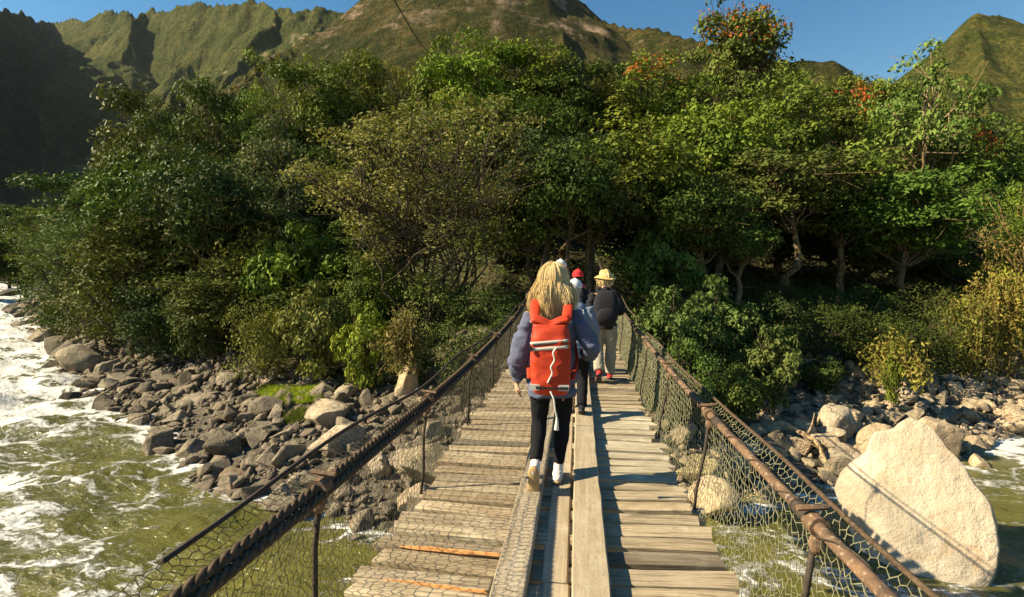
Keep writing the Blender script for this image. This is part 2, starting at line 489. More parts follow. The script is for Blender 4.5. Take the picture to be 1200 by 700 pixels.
mountain('mountain_shaded_range', [
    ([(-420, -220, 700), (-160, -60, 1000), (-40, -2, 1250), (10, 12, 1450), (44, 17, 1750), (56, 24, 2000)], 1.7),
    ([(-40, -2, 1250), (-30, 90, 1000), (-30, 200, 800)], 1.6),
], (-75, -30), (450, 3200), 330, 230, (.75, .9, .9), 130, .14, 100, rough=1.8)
mountain('mountain_ridge_spurs', [
    ([(62, 28, 2250), (86, 21, 2150), (112, 24, 2000), (165, 11, 1750), (200, 13, 1700), (250, 8, 1620), (295, 7, 1550), (320, 20, 1500), (360, 22, 1400), (400, 16, 1300), (470, -2, 1200)], 1.3),
    ([(165, 11, 1750), (135, 45, 1520), (108, 88, 1330), (92, 135, 1180), (76, 190, 1050), (40, 270, 900)], .98),
    ([(320, 20, 1500), (330, 42, 1330), (300, 66, 1180), (262, 98, 1020), (220, 150, 880)], .98),
    ([(400, 16, 1300), (405, 42, 1120), (370, 66, 960), (330, 90, 840), (260, 150, 700)], .95),
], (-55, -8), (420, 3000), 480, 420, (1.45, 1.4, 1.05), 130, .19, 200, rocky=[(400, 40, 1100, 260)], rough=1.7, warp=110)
mountain('mountain_central_slope', [
    ([(380, 30, 1000), (440, 0, 860), (500, -50, 780), (560, -85, 720), (620, -48, 660), (650, -6, 620), (700, 14, 570), (770, 38, 520), (860, 66, 470), (960, 80, 440), (1010, 105, 420)], .95),
    ([(440, 0, 860), (430, 50, 680), (400, 95, 520), (370, 130, 430)], .85),
    ([(560, -85, 720), (520, 20, 560), (490, 70, 430), (450, 120, 330)], .75),
    ([(650, 6, 620), (640, 45, 450), (620, 90, 330)], .72),
], (-48, 48), (95, 1500), 560, 280, (1.3, 1.08, .95), 55, .20, 300,
    rocky=[(480, 30, 640, 200), (640, 20, 560, 90), (590, 20, 600, 120), (690, 35, 520, 60)], scar=[(690, 43, 520, 14), (682, 50, 500, 9)], warp=35, rough=.6, foot=(6, .74))
mountain('mountain_grassy_peak', [
    ([(1075, 150, 430), (1098, 82, 455), (1112, 50, 480), (1138, 11, 520), (1165, 15, 540), (1210, 30, 560), (1300, 60, 570), (1420, 110, 560)], .8),
    ([(1138, 11, 520), (1150, 70, 430), (1165, 140, 350)], .9),
], (20, 75), (170, 1100), 330, 220, (1.55, 1.45, 1.0), 60, .07, 400, warp=25, rough=.4, foot=(10, .6))
# ------------------------------------------------------------------ vegetation builders
def leaves_mesh(name, C, N, size, rng, tint, aspect=.5, droop=.25):
    """folded leaf faces: C centres, N facing normals, size lengths"""
    n = len(C)
    r = rng.normal(size=(n, 3)); r[:, 2] -= droop
    t = r - N * np.sum(r * N, 1)[:, None]; t /= np.linalg.norm(t, axis=1)[:, None] + 1e-9
    s = np.cross(N, t)
    L = size[:, None]
    b = C - t * L * .5; tip = C + t * L * .5
    m = C - t * L * .05
    l = m + s * L * aspect * .5 + N * L * .10
    r_ = m - s * L * aspect * .5 + N * L * .10
    co = np.stack([b, r_, tip, l], 1).reshape(-1, 3)
    i = np.arange(n)[:, None] * 4
    f = np.concatenate([i + np.array([[0, 1, 2]]), i + np.array([[0, 2, 3]])], 1).reshape(-1, 3)
    return co, f, np.repeat(tint, 4)

def clump_leaves(rng, cen, rad, per, out_c, flat=.85):
    """leaf positions on and in flattened domes"""
    k = len(cen)
    idx = np.repeat(np.arange(k), per)
    v = rng.normal(size=(len(idx), 3)); v /= np.linalg.norm(v, axis=1)[:, None]
    v[:, 2] = np.where(v[:, 2] < -.45, -v[:, 2] * .6, v[:, 2])
    rr = rng.uniform(.35, 1.0, len(idx)) ** .6
    R_ = rad[idx]
    P = cen[idx] + v * (rr * R_)[:, None] * np.array([1, 1, flat])
    o = P - out_c; o /= np.linalg.norm(o, axis=1)[:, None] + 1e-9
    N = v * .8 + o * .5 + np.array([0, 0, .25]) + rng.normal(size=P.shape) * .72
    N /= np.linalg.norm(N, axis=1)[:, None]
    return P, N, idx

def limb(rng, a, b, n=7, sag=.12):
    a, b = np.asarray(a, float), np.asarray(b, float)
    t = np.linspace(0, 1, n)[:, None]
    L = np.linalg.norm(b - a)
    P = a + (b - a) * t + np.sin(t * math.pi) * np.array([0, 0, sag * L])
    return P + np.sin(t * math.pi) * rng.normal(size=3) * L * .07 + rng.normal(size=P.shape) * L * .018 * np.sin(t * math.pi)

def tree_proto(seed, n_clump=70, per=110, R_=3.3, H=10.0, zlo=.30, leaf=.26, crad=(.75, 1.25), airy=0.0, trunk_r=.20,
               multi=1, twigs=1.0, droop=.25, shell=.5, aspect=.5, blossom=0.0, kind='leaf'):
    rng = np.random.default_rng(seed)
    zc = H * (1 + zlo) / 2; hz = H * (1 - zlo) / 2
    cen = []
    ph = rng.uniform(0, 6, 4)
    while len(cen) < n_clump:
        v = rng.normal(size=3); v /= np.linalg.norm(v)
        az = math.atan2(v[1], v[0])
        lump = 1 + .18 * math.sin(2 * az + ph[0]) + .12 * math.sin(3 * az + ph[1] + 2 * v[2]) + .12 * math.sin(5 * v[2] + ph[2])
        r = (rng.uniform(shell, 1.0)) * lump * .88
        p = np.array([v[0] * R_ * r, v[1] * R_ * r, zc + v[2] * hz * r * (1 if v[2] > 0 else .95)])
        if all(np.linalg.norm((p - q) * (1, 1, 1.3)) > .45 for q in cen[-40:]): cen.append(p)
    cen = np.array(cen); rad = rng.uniform(*crad, n_clump)
    P, N, idx = clump_leaves(rng, cen, rad, per, np.array([0, 0, zc - hz * .3]))
    keep = rng.random(len(P)) > airy * rng.random(n_clump)[idx]
    P, N, idx = P[keep], N[keep], idx[keep]
    ct = rng.uniform(0, .6, n_clump)
    tint = np.clip(ct[idx] + rng.uniform(0, .4, len(P)), 0, 1)
    co, f, tt = leaves_mesh('crown', P, N, rng.uniform(.65, 1.25, len(P)) * leaf, rng, tint, aspect, droop)
    crown = mesh_np('crown_%d' % seed, co, f, False, {'tint': tt}); crown.materials.append(M[kind])
    b = MB()
    tops = []
    for k in range(multi):
        ang = rng.uniform(0, 6.28); sp = (.0 if multi == 1 else R_ * (.55 if multi < 20 else .75)) * rng.uniform(.3, 1)
        top = np.array([math.cos(ang) * sp + rng.normal() * .25, math.sin(ang) * sp + rng.normal() * .25, zc + hz * rng.uniform(.2, .55)])
        base = np.array([rng.normal() * .18 * (multi > 1), rng.normal() * .18 * (multi > 1), -.5])
        P_ = limb(rng, base, top, 12, 0.0)
        P_[:, :2] += np.cumsum(rng.normal(size=(12, 2)) * (.09 if multi < 20 else .035), 0)
        r_ = trunk_r * (1 if multi == 1 else .42) * np.linspace(1.25, .22, 12)
        b.tube(P_, r_, 8 if multi == 1 else 5); tops.append((P_, r_))
    for j in range(int(n_clump * .55 * twigs)):
        P_, r_ = tops[j % multi]
        tgt = cen[j % n_clump]
        i = int(np.clip(np.searchsorted(P_[:, 2], tgt[2] - hz * .65), 3, 9))
        L = limb(rng, P_[i], tgt, 7, -.06)
        b.tube(L, np.linspace(min(r_[i] * .62, .10), .015, 7), 5)
        for q in range(2):
            e = tgt + rng.normal(size=3) * rad[j % n_clump] * .8
            b.tube(limb(rng, L[4], e, 4, 0), np.linspace(.025, .008, 4), 4, cap=False)
    trunk = b.mesh('trunk_%d' % seed, True); trunk.materials.append(M['bark'])
    res = {'crown': crown, 'trunk': trunk}
    if blossom:
        hi = np.where(cen[:, 2] > zc + hz * .05)[0]
        pick = rng.choice(hi, max(3, int(len(hi) * blossom)), replace=False)
        bp, bn, _ = clump_leaves(rng, cen[pick] + np.array([0, 0, .25]), rad[pick] * .95, 48, np.array([0, 0, zc]))
        co, f, tt = leaves_mesh('blossom', bp, bn, rng.uniform(.12, .22, len(bp)), rng, rng.uniform(0, .8, len(bp)), .7)
        bl = mesh_np('blossom_%d' % seed, co, f, False, {'tint': tt}); bl.materials.append(M['blossom'])
        res['blossom'] = bl
    return res

PROTO = {
    'broad': [tree_proto(11, 80, 120, zlo=.14), tree_proto(12, 95, 105, crad=(.6, 1.15), zlo=.12), tree_proto(13, 66, 150, crad=(.8, 1.4), leaf=.28, zlo=.16)],
    'airy': [tree_proto(21, 95, 95, leaf=.20, crad=(.5, .9), airy=.55, zlo=.18, aspect=.4), tree_proto(22, 110, 85, leaf=.19, crad=(.45, .85), airy=.5, zlo=.22, aspect=.4)],
    'flower': [tree_proto(31, 74, 120, crad=(.6, 1.05), airy=.3, shell=.35, blossom=.5, zlo=.34), tree_proto(32, 66, 95, crad=(.6, 1.05), airy=.4, blossom=.22, zlo=.3)],
    'dry': [tree_proto(41, 210, 84, leaf=.13, crad=(.4, .8), airy=.45, multi=26, zlo=.30, twigs=1.3, trunk_r=.085, shell=.6, kind='leaf_dry')],
    'tall': [tree_proto(81, 80, 125, zlo=.48, R_=3.4, trunk_r=.17, crad=(.6, 1.15)), tree_proto(82, 74, 130, zlo=.44, R_=3.4, trunk_r=.18, crad=(.7, 1.2), leaf=.28)],
    'pale': [tree_proto(51, 62, 95, crad=(.55, 1.0), airy=.5, trunk_r=.24, zlo=.42)],
    'shrub': [tree_proto(61, 60, 110, R_=3.0, H=5.5, zlo=.02, leaf=.24, multi=5, trunk_r=.12, twigs=.6), tree_proto(62, 70, 95, R_=3.0, H=5.5, zlo=.02, leaf=.20, multi=6, trunk_r=.12, airy=.4, twigs=.7),
              tree_proto(63, 48, 110, R_=3.0, H=5.5, zlo=.02, leaf=.34, crad=(.6, 1.1), airy=.3, multi=4, trunk_r=.12, twigs=.7)],
    'bare': [tree_proto(71, 34, 26, leaf=.2, crad=(.4, .8), airy=.7, multi=2, trunk_r=.3, zlo=.4, twigs=.8)],
}
BASE = {'shrub': (3.0, 5.5), 'tall': (3.4, 10.0)}
prng = random.Random(4)

def plant(kind, px, top, hw, D, label, col, var=None, bark=(1, 1, 1), group=None, blossom=(.40, .105, .03), name=None, max_h=None, foot=None):
    D = D * .98
    P = at(px, top, D)
    gz = float(ground_z(P[0], P[1]))
    h = P[2] - gz
    base_z = gz
    R0, H0 = BASE.get(kind, (3.3, 10.0))
    w = hw / F * D
    var = prng.randrange(len(PROTO[kind])) if var is None else var
    pr = PROTO[kind][var]
    if foot is not None: base_z = at(px, foot, D)[2]; h = P[2] - base_z
    o = thing(name or ('shrub' if kind == 'shrub' else 'tree'), label, 'shrub' if kind == 'shrub' else 'tree', (P[0], P[1], base_z - .08),
              (0, 0, prng.uniform(0, 6.28)), group, (w / R0, w / R0, h / H0 * 1.0))
    link('trunk', pr['trunk'], None, o, color=bark)
    j = lambda c: tuple(v * prng.uniform(.9, 1.1) for v in c)
    link('crown', pr['crown'], None, o, color=j(col))
    if 'blossom' in pr: link('blossom', pr['blossom'], None, o, color=blossom)
    return o

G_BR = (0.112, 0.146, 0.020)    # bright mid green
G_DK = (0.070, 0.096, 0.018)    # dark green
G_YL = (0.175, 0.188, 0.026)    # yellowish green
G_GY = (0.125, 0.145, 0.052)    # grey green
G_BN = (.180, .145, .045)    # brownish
# kind, px, top py, half width px, depth, label, colour, variant
TREES = [
    # upstream end of the wood
    ('broad', -14, 236, 40, 170, 'far hazy tree on the slope at the top of the rapids', G_DK, 2),
    ('broad', 14, 246, 30, 150, 'far round tree closing the view up the river', G_DK, 0),
    ('broad', -6, 268, 24, 110, 'tree beside the river above the highest foam', G_DK, 1),
    ('broad', 8, 294, 28, 120, 'small far tree above the head of the white rapids', G_DK, 0),
    ('broad', 30, 280, 37, 88, 'round dark tree standing over the foot of the rapids', G_DK, 1),
    ('airy', 62, 232, 50, 58, 'feathery dark tree at the upstream edge of the wood, over the rapids', G_BR, 0),
    ('broad', 108, 200, 59, 48, 'broad dark tree below the sunlit mountain spur', G_DK, 2),
    ('airy', 100, 242, 77, 38, 'spreading dark tree with leaning trunks overhanging the rapids bank', (0.087, 0.117, 0.027), 1),
    ('broad', 165, 136, 55, 52, 'tall dark tree rising against the shaded mountain face', G_DK, 1),
    ('airy', 215, 120, 50, 55, 'feathery tree with olive crown below the second mountain spur', (0.093, 0.117, 0.027), 0),
    ('broad', 258, 84, 46, 56, 'dense green tree between two feathery crowns at the skyline', G_DK, 0),
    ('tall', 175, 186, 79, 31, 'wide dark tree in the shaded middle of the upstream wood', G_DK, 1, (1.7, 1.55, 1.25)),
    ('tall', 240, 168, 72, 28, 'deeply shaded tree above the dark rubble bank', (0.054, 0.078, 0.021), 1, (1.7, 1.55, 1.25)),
    ('airy', 300, 78, 44, 56, 'slim olive tree beside the tallest feathery crown', G_BR, 1),
    ('airy', 335, 50, 50, 58, 'tall feathery pale green tree poking above its neighbours', G_YL, 0),
    ('broad', 318, 128, 55, 40, 'grey-green tree with silvery leaves in mid slope', G_GY, 1),
    ('broad', 378, 74, 52, 58, 'green tree topping the slope behind the brown dry tree', G_BR, 2),
    ('broad', 420, 60, 50, 62, 'glossy green tree below the bare central mountain', G_BR, 0),
    ('airy', 462, 50, 48, 62, 'light green feathery tree where the overhead wire ends', G_YL, 1),
    ('broad', 510, 44, 48, 60, 'leafy tree just behind the top of the brown dry tree', G_BR, 1),
    ('tall', 664, 158, 66, 22, 'dark overhanging tree arching above the far bridge cables', (.055, .075, .016), 0, (1.2, 1.1, 1.0)),  # this and next tree: leaf colour darkened to paint shade over the bridge end
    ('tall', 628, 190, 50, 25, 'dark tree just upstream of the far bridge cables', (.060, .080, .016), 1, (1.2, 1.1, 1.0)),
    # centre
    ('broad', 560, 44, 59, 56, 'bright green dome-shaped tree at the top of the wood', (0.128, 0.188, 0.021), 2),
    ('broad', 622, 42, 55, 58, 'bright green rounded tree, twin of the dome-shaped one', (0.117, 0.173, 0.021), 0),
    ('tall', 600, 110, 79, 33, 'dark tree below the two bright domes', G_DK, 0, (1.7, 1.55, 1.25)),
    ('dry', 500, 96, 145, 23, 'large brown dry tree with many thin upright stems', (0.188, 0.158, 0.054), 0),
    ('broad', 668, 76, 52, 56, 'dark green tree right of the bright domes above the bridge end', G_DK, 2),
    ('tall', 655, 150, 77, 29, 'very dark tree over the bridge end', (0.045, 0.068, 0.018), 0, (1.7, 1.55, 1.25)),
    ('broad', 706, 84, 50, 58, 'leafy tree between bright domes and orange blossoms', G_BR, 1),
    ('flower', 756, 62, 57, 60, 'low flowering tree with a spread of orange blossom', G_BR, 1),
    ('flower', 866, -8, 72, 62, 'tallest tree, open crown flecked with orange blossom against the sky', (0.112, 0.143, 0.027), 0),
    ('flower', 812, 78, 52, 58, 'tree with orange tips beneath the tallest flowering tree', G_BR, 1),
    ('tall', 738, 140, 92, 27, 'wide bright-leaved tree above the people on the bridge', G_BR, 1, (1.7, 1.55, 1.25)),
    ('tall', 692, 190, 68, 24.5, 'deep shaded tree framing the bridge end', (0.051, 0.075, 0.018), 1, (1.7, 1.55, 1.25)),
    ('tall', 838, 116, 83, 33, 'large green tree under the tallest flowering tree', G_BR, 0, (1.7, 1.55, 1.25)),
    ('tall', 812, 196, 68, 25, 'glossy dark tree with a bare forked branch', G_DK, 1, (1.7, 1.55, 1.25)),
    ('broad', 920, 92, 61, 52, 'dense green tree beneath the gap of sky', G_BR, 2),
    ('flower', 978, 84, 50, 56, 'tree tinged with red bloom below the skyline', G_BR, 1),
    ('broad', 1010, 92, 50, 58, 'dense olive tree beside the red-tinged one', G_BR, 0),
    ('tall', 915, 170, 88, 29, 'shaded tree with a slim pale trunk', G_DK, 0, (1.7, 1.55, 1.25)),
    ('pale', 1092, 58, 68, 44, 'tall twisted tree with pale trunk and open crown near the grassy peak', (0.112, 0.147, 0.030), 0, (3.2, 2.9, 2.4)),
    ('airy', 1050, 110, 57, 50, 'loose-leaved tree left of the tall pale-trunked tree', G_BR, 1),
    ('flower', 1112, 130, 50, 48, 'tree with scattered orange blossom below the grassy peak', G_BR, 1),
    ('tall', 990, 165, 79, 31, 'bright-topped tree in front of the dark hollow', G_BR, 1, (1.7, 1.55, 1.25)),
    ('tall', 1072, 185, 77, 28, 'dark tree hung with climbers above the downstream rocks', G_DK, 1, (1.7, 1.55, 1.25)),
    ('airy', 1160, 140, 50, 48, 'green tree on the slope under the grassy peak', G_BR, 0),
    ('airy', 1150, 215, 61, 32, 'leaning leafy tree over the tan rubble bank', G_BR, 0),
    ('broad', 1222, 190, 55, 34, 'green tree at the downstream end of the wood', G_BR, 0),
    ('bare', 1184, 215, 44, 24, 'leafless forked tree with orange-brown stems by the tan rocks', G_BN, 0, (3.0, 2.4, 1.6)),
    ('pale', 868, 235, 48, 25, 'small pale-stemmed tree in the dark hollow', G_DK, 0, (2.4, 2.2, 1.8)),
    ('broad', 1290, 150, 77, 42, 'tall tree beyond the downstream end of the wood', G_BR, 2),
    ('broad', -60, 247, 66, 80, 'large dark tree on the upstream slope beyond the rapids', G_DK, 1),
]
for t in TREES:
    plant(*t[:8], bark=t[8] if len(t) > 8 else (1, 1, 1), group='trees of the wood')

# the dark inner rows that close the wood
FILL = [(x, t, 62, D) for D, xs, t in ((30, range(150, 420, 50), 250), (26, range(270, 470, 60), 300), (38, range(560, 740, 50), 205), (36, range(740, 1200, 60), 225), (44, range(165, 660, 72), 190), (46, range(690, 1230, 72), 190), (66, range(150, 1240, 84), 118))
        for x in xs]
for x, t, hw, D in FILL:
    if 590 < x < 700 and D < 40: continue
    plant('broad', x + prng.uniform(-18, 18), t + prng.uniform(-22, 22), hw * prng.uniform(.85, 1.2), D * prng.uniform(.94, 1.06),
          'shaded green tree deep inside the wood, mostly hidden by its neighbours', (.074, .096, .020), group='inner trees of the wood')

SHRUBS = [
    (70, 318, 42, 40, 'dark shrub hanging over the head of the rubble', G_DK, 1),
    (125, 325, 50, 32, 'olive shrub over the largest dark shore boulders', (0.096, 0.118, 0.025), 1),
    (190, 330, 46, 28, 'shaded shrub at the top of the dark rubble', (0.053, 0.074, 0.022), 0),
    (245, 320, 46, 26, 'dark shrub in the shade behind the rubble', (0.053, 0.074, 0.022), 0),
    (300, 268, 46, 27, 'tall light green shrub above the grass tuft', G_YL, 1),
    (352, 262, 50, 26, 'light green shrub beside the dry tree stems', G_BR, 2),
    (310, 345, 44, 22, 'yellow-green shrub at the top of the stones', (0.147, 0.174, 0.031), 1),
    (372, 330, 48, 21, 'grey-green shrub above the pale boulders', (0.124, 0.152, 0.034), 2),
    (425, 352, 34, 19.5, 'yellow-green shrub beside the stone pillar', G_YL, 2),
    (440, 290, 46, 24, 'dark leafy shrub at the foot of the dry tree', G_DK, 0),
    (510, 318, 50, 23, 'spiky leafed shrub behind the stone pillar', (0.102, 0.124, 0.034), 1),
    (565, 330, 44, 22, 'olive shrub beside the far end of the bridge', (0.085, 0.109, 0.028), 1),
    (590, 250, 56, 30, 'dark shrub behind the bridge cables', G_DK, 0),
    (770, 268, 50, 24, 'glossy shrub beside the straw hat walker', (0.085, 0.124, 0.028), 2),
    (780, 335, 46, 18.5, 'leafy shrub crowding the rusty handrail pipe', (0.093, 0.127, 0.028), 2),
    (838, 322, 52, 20, 'broad-leaved shrub below the handrail rope', (0.090, 0.124, 0.028), 2),
    (905, 380, 36, 18, 'broad-leaved shrub above the driftwood branch', (0.096, 0.132, 0.028), 2),
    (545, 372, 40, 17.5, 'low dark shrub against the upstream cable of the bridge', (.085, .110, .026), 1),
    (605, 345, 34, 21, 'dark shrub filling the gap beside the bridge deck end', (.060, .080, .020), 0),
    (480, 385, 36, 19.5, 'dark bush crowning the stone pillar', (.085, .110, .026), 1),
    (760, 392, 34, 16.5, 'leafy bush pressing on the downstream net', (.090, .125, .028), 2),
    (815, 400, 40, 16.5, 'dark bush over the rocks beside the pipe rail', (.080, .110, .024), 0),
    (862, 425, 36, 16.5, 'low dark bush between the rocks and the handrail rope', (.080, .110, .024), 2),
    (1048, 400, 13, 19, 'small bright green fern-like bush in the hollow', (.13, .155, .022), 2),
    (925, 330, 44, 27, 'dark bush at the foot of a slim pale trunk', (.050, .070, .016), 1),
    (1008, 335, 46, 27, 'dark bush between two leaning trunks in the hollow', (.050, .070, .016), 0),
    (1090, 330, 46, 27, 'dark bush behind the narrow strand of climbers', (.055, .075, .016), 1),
    (895, 345, 46, 21.5, 'dense dark bush on the slope above the driftwood branch', (.046, .066, .015), 0),  # from here four bushes with shade of the hollow put into their leaf colour
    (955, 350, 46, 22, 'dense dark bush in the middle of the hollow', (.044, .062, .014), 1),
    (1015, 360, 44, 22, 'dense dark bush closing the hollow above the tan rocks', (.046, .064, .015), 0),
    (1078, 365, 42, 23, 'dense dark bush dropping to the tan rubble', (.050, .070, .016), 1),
    (1125, 352, 34, 24.5, 'olive bush beside the yellow curtain of climbers', (.075, .095, .020), 0),
    (965, 415, 24, 20, 'low ragged bush at the lip of the rock hollow', (.060, .082, .018), 2),
    (1215, 260, 50, 26, 'bright green shrub behind the leafless forked tree', G_YL, 0),
]
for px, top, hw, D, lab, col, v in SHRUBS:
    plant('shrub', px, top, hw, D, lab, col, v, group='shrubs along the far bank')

# climbers: curtains of thin hanging stems with small yellow leaves
def vine_curtain(px, top, bot, hw, D, label, col, seed, n=90):
    rng = np.random.default_rng(seed)
    D = D * 1.0
    a = at(px, top, D); b_ = at(px, bot, D)
    gz = float(ground_z(a[0], a[1]))
    hgt = a[2] - b_[2]
    o = thing('hanging_vine', label, 'vine', (a[0], a[1], b_[2]), (0, 0, YAW), 'curtains of hanging climbers')
    b = MB(); C = []
    w = hw / F * D
    for i in range(n):
        x = rng.normal() * w * .5; y = rng.normal() * .4 - .3
        L = hgt * rng.uniform(.3, 1.0)
        z = hgt * rng.uniform(.75, 1.0) if L < hgt * .8 else hgt
        t = np.linspace(0, 1, 8)
        P = np.stack([x + np.cumsum(rng.normal(size=8)) * .12, y + np.cumsum(rng.normal(size=8)) * .10, z - t * min(L, z)], 1)
        b.tube(P, .008, 3, cap=False)
        k = 40
        q = P[rng.integers(0, 8, k)] + rng.normal(size=(k, 3)) * (.10, .10, .22); C.append(q)
    b.build('stem', M['bark'], o, color=(3.0, 2.4, 1.2))
    C = np.concatenate(C); C[:, 2] = np.clip(C[:, 2], 0.05, None)
    N = rng.normal(size=C.shape) + np.array([-.4, -.6, .4]); N /= np.linalg.norm(N, axis=1)[:, None]
    co, f, tt = leaves_mesh('x', C, N, rng.uniform(.10, .24, len(C)), rng, rng.uniform(0, 1, len(C)), .4, 1.5)
    link('leaf_curtain', mesh_np('leaf_curtain', co, f, False, {'tint': tt}), M['leaf_dry'], o, color=col)

vine_curtain(1168, 325, 446, 26, 23.5, 'yellow curtain of climbers hanging above the tan rubble', (.20, .175, .035), 1, 110)
vine_curtain(1128, 350, 444, 12, 23.5, 'narrow yellow-green strand of climbers beside the wide curtain', (.15, .15, .03), 2, 50)
vine_curtain(1045, 400, 450, 10, 19, 'short pale tuft of climbers in the dark hollow', (.17, .16, .03), 3, 36)
vine_curtain(474, 372, 436, 14, 17.6, 'dry grassy climbers draped over the stone pillar', (.14, .115, .04), 4, 50)

# undergrowth that nobody could count
rng = np.random.default_rng(8)
n = 90000
ux = rng.uniform(-75, 40, n); ud = rng.uniform(5.0, 46, n) ; uy = shore_y(ux) + ud * 1.15
pat = fbm(ux * .35, uy * .35, s=77)
on_path = (np.abs(ux + .2) < 1.3) & (uy > 11) & (uy < 25.5)
k = (pat > -.35) & (inland(ux, uy) > 5.2 + 1.2 * pat) & ~on_path
ux, uy, pat = ux[k], uy[k], pat[k]
uz = ground_z(ux, uy) + np.abs(rng.normal(size=len(ux))) * .4
N = rng.normal(size=(len(ux), 3)) * .6 + np.array([-.3, -.4, .8]); N /= np.linalg.norm(N, axis=1)[:, None]
co, f, tt = leaves_mesh('undergrowth', np.stack([ux, uy, uz], 1), N, rng.uniform(.16, .36, len(ux)), rng, rng.uniform(0, 1, len(ux)), .4)
tag(link('undergrowth', mesh_np('undergrowth', co, f, False, {'tint': tt}), M['leaf'], color=(.065, .090, .022)),
    'low leafy undergrowth on the wooded slope', 'undergrowth', kind='stuff')

# bright grass among the stones
def grass_tuft(spots, label, seed, per=700, col=(.16, .20, .022)):
    rng = np.random.default_rng(seed); V = []; T = []
    for (px, py, D, rad) in spots:
        D = D * K; rad = rad * K; c = at(px, py, D)
        a = rng.uniform(0, 6.28, per); r = np.sqrt(rng.random(per)) * rad
        x = c[0] + np.cos(a) * r; y = c[1] + np.sin(a) * r; z = ground_z(x, y) + .05
        h = rng.uniform(.12, .42, per) * (1.1 - r / rad * .7); l = rng.normal(size=(per, 2)) * .2; w = .013
        sa = rng.uniform(0, 6.28, per); dx, dy = np.cos(sa) * w, np.sin(sa) * w
        V.append(np.stack([np.stack([x - dx, y - dy, z], 1), np.stack([x + dx, y + dy, z], 1),
                           np.stack([x + l[:, 0] * .4 + dx * .7, y + l[:, 1] * .4 + dy * .7, z + h * .6], 1),
                           np.stack([x + l[:, 0] * .4 - dx * .7, y + l[:, 1] * .4 - dy * .7, z + h * .6], 1),
                           np.stack([x + l[:, 0], y + l[:, 1], z + h], 1)], 1).reshape(-1, 3))
        T.append(np.repeat(rng.random(per), 5))
    V = np.concatenate(V); m = len(V) // 5; i = np.arange(m)[:, None] * 5
    f = np.concatenate([i + [[0, 1, 2]], i + [[0, 2, 3]], i + [[3, 2, 4]]], 1).reshape(-1, 3)
    tag(link('grass', mesh_np('grass', V, f, False, {'tint': np.concatenate(T)}), M['grass'], color=col), label, 'grass', kind='stuff')

grass_tuft([(330, 458, 19.5, 1.0), (350, 462, 19, .8), (368, 470, 18.6, .6), (318, 450, 20, .6)], 'bright green grass between the stones below the shrubs', 5, 1500, (.26, .32, .03))
grass_tuft([(355, 500, 16.8, .5), (345, 492, 17, .4)], 'small dull green weeds among the stones', 6, 300, (.09, .11, .02))
# ------------------------------------------------------------------ rocks
def rock_mesh(name, seed, pts=18, flat=.75, bevel=True, sub=0):
    rng = np.random.default_rng(seed)
    v = rng.normal(size=(pts, 3)); v /= np.linalg.norm(v, axis=1)[:, None]
    v *= rng.uniform(.8, 1.05, pts)[:, None] * np.array([1, rng.uniform(.6, .95), flat * rng.uniform(.75, 1.1)])
    bm = bmesh.new()
    for p in v: bm.verts.new(p)
    bmesh.ops.convex_hull(bm, input=bm.verts)
    bmesh.ops.delete(bm, geom=[x for x in bm.verts if not x.link_faces], context='VERTS')
    bmesh.ops.dissolve_limit(bm, angle_limit=R(9), verts=bm.verts, edges=bm.edges)
    if bevel: bmesh.ops.bevel(bm, geom=bm.edges[:], offset=.045, segments=1, affect='EDGES', clamp_overlap=True)
    bmesh.ops.triangulate(bm, faces=bm.faces[:])
    me = bpy.data.meshes.new(name); bm.to_mesh(me); bm.free()
    me.materials.append(M['rock'])
    return me

ROCKS = [rock_mesh('rock_%d' % i, 500 + i, 11 + i % 6, .62 + .05 * (i % 5)) for i in range(14)]
PEB = [rock_mesh('stone_%d' % i, 700 + i, 9 + i % 3, .7, False) for i in range(6)]

def boulder_mesh(name, seed, shape, sub=5, cuts=14, amp=.07, fine=.025, keep=None):
    """big boulder: sphere cut by random planes, then worn; shape = half sizes"""
    rng = np.random.default_rng(seed)
    bm = bmesh.new(); bmesh.ops.create_icosphere(bm, subdivisions=sub, radius=1.0)
    co = np.array([v.co for v in bm.verts])
    n = rng.normal(size=(cuts, 3)); n /= np.linalg.norm(n, axis=1)[:, None]
    dd = rng.uniform(.52, .84, cuts)
    if keep is not None: n = np.concatenate([n, np.array([k[:3] for k in keep])]); dd = np.concatenate([dd, [k[3] for k in keep]])
    for a, dk in zip(n, dd):
        a = a / np.linalg.norm(a)
        s = co @ a
        ex = np.maximum(0, s - dk)
        co = co - a * (ex * .93)[:, None]
    co = co * np.asarray(shape)
    nn = co / (np.linalg.norm(co, axis=1)[:, None] + 1e-9)
    m = max(shape)
    k = co / m
    co = co + nn * (m * (amp * fbm(k[:, 0] * 2.2, k[:, 1] * 2.2, k[:, 2] * 2.2, 4, seed) + fine * fbm(k[:, 0] * 11, k[:, 1] * 11, k[:, 2] * 11, 4, seed + 3)))[:, None]
    for v, c in zip(bm.verts, co): v.co = c
    me = bpy.data.meshes.new(name); bm.to_mesh(me); bm.free()
    me.materials.append(M['rock'])
    me.polygons.foreach_set('use_smooth', np.ones(len(me.polygons), bool))
    return me

TAN = (.60, .49, .345)
PALE = (.52, .455, .36)
GREY = (.36, .32, .25)
DARK = (.15, .135, .105)

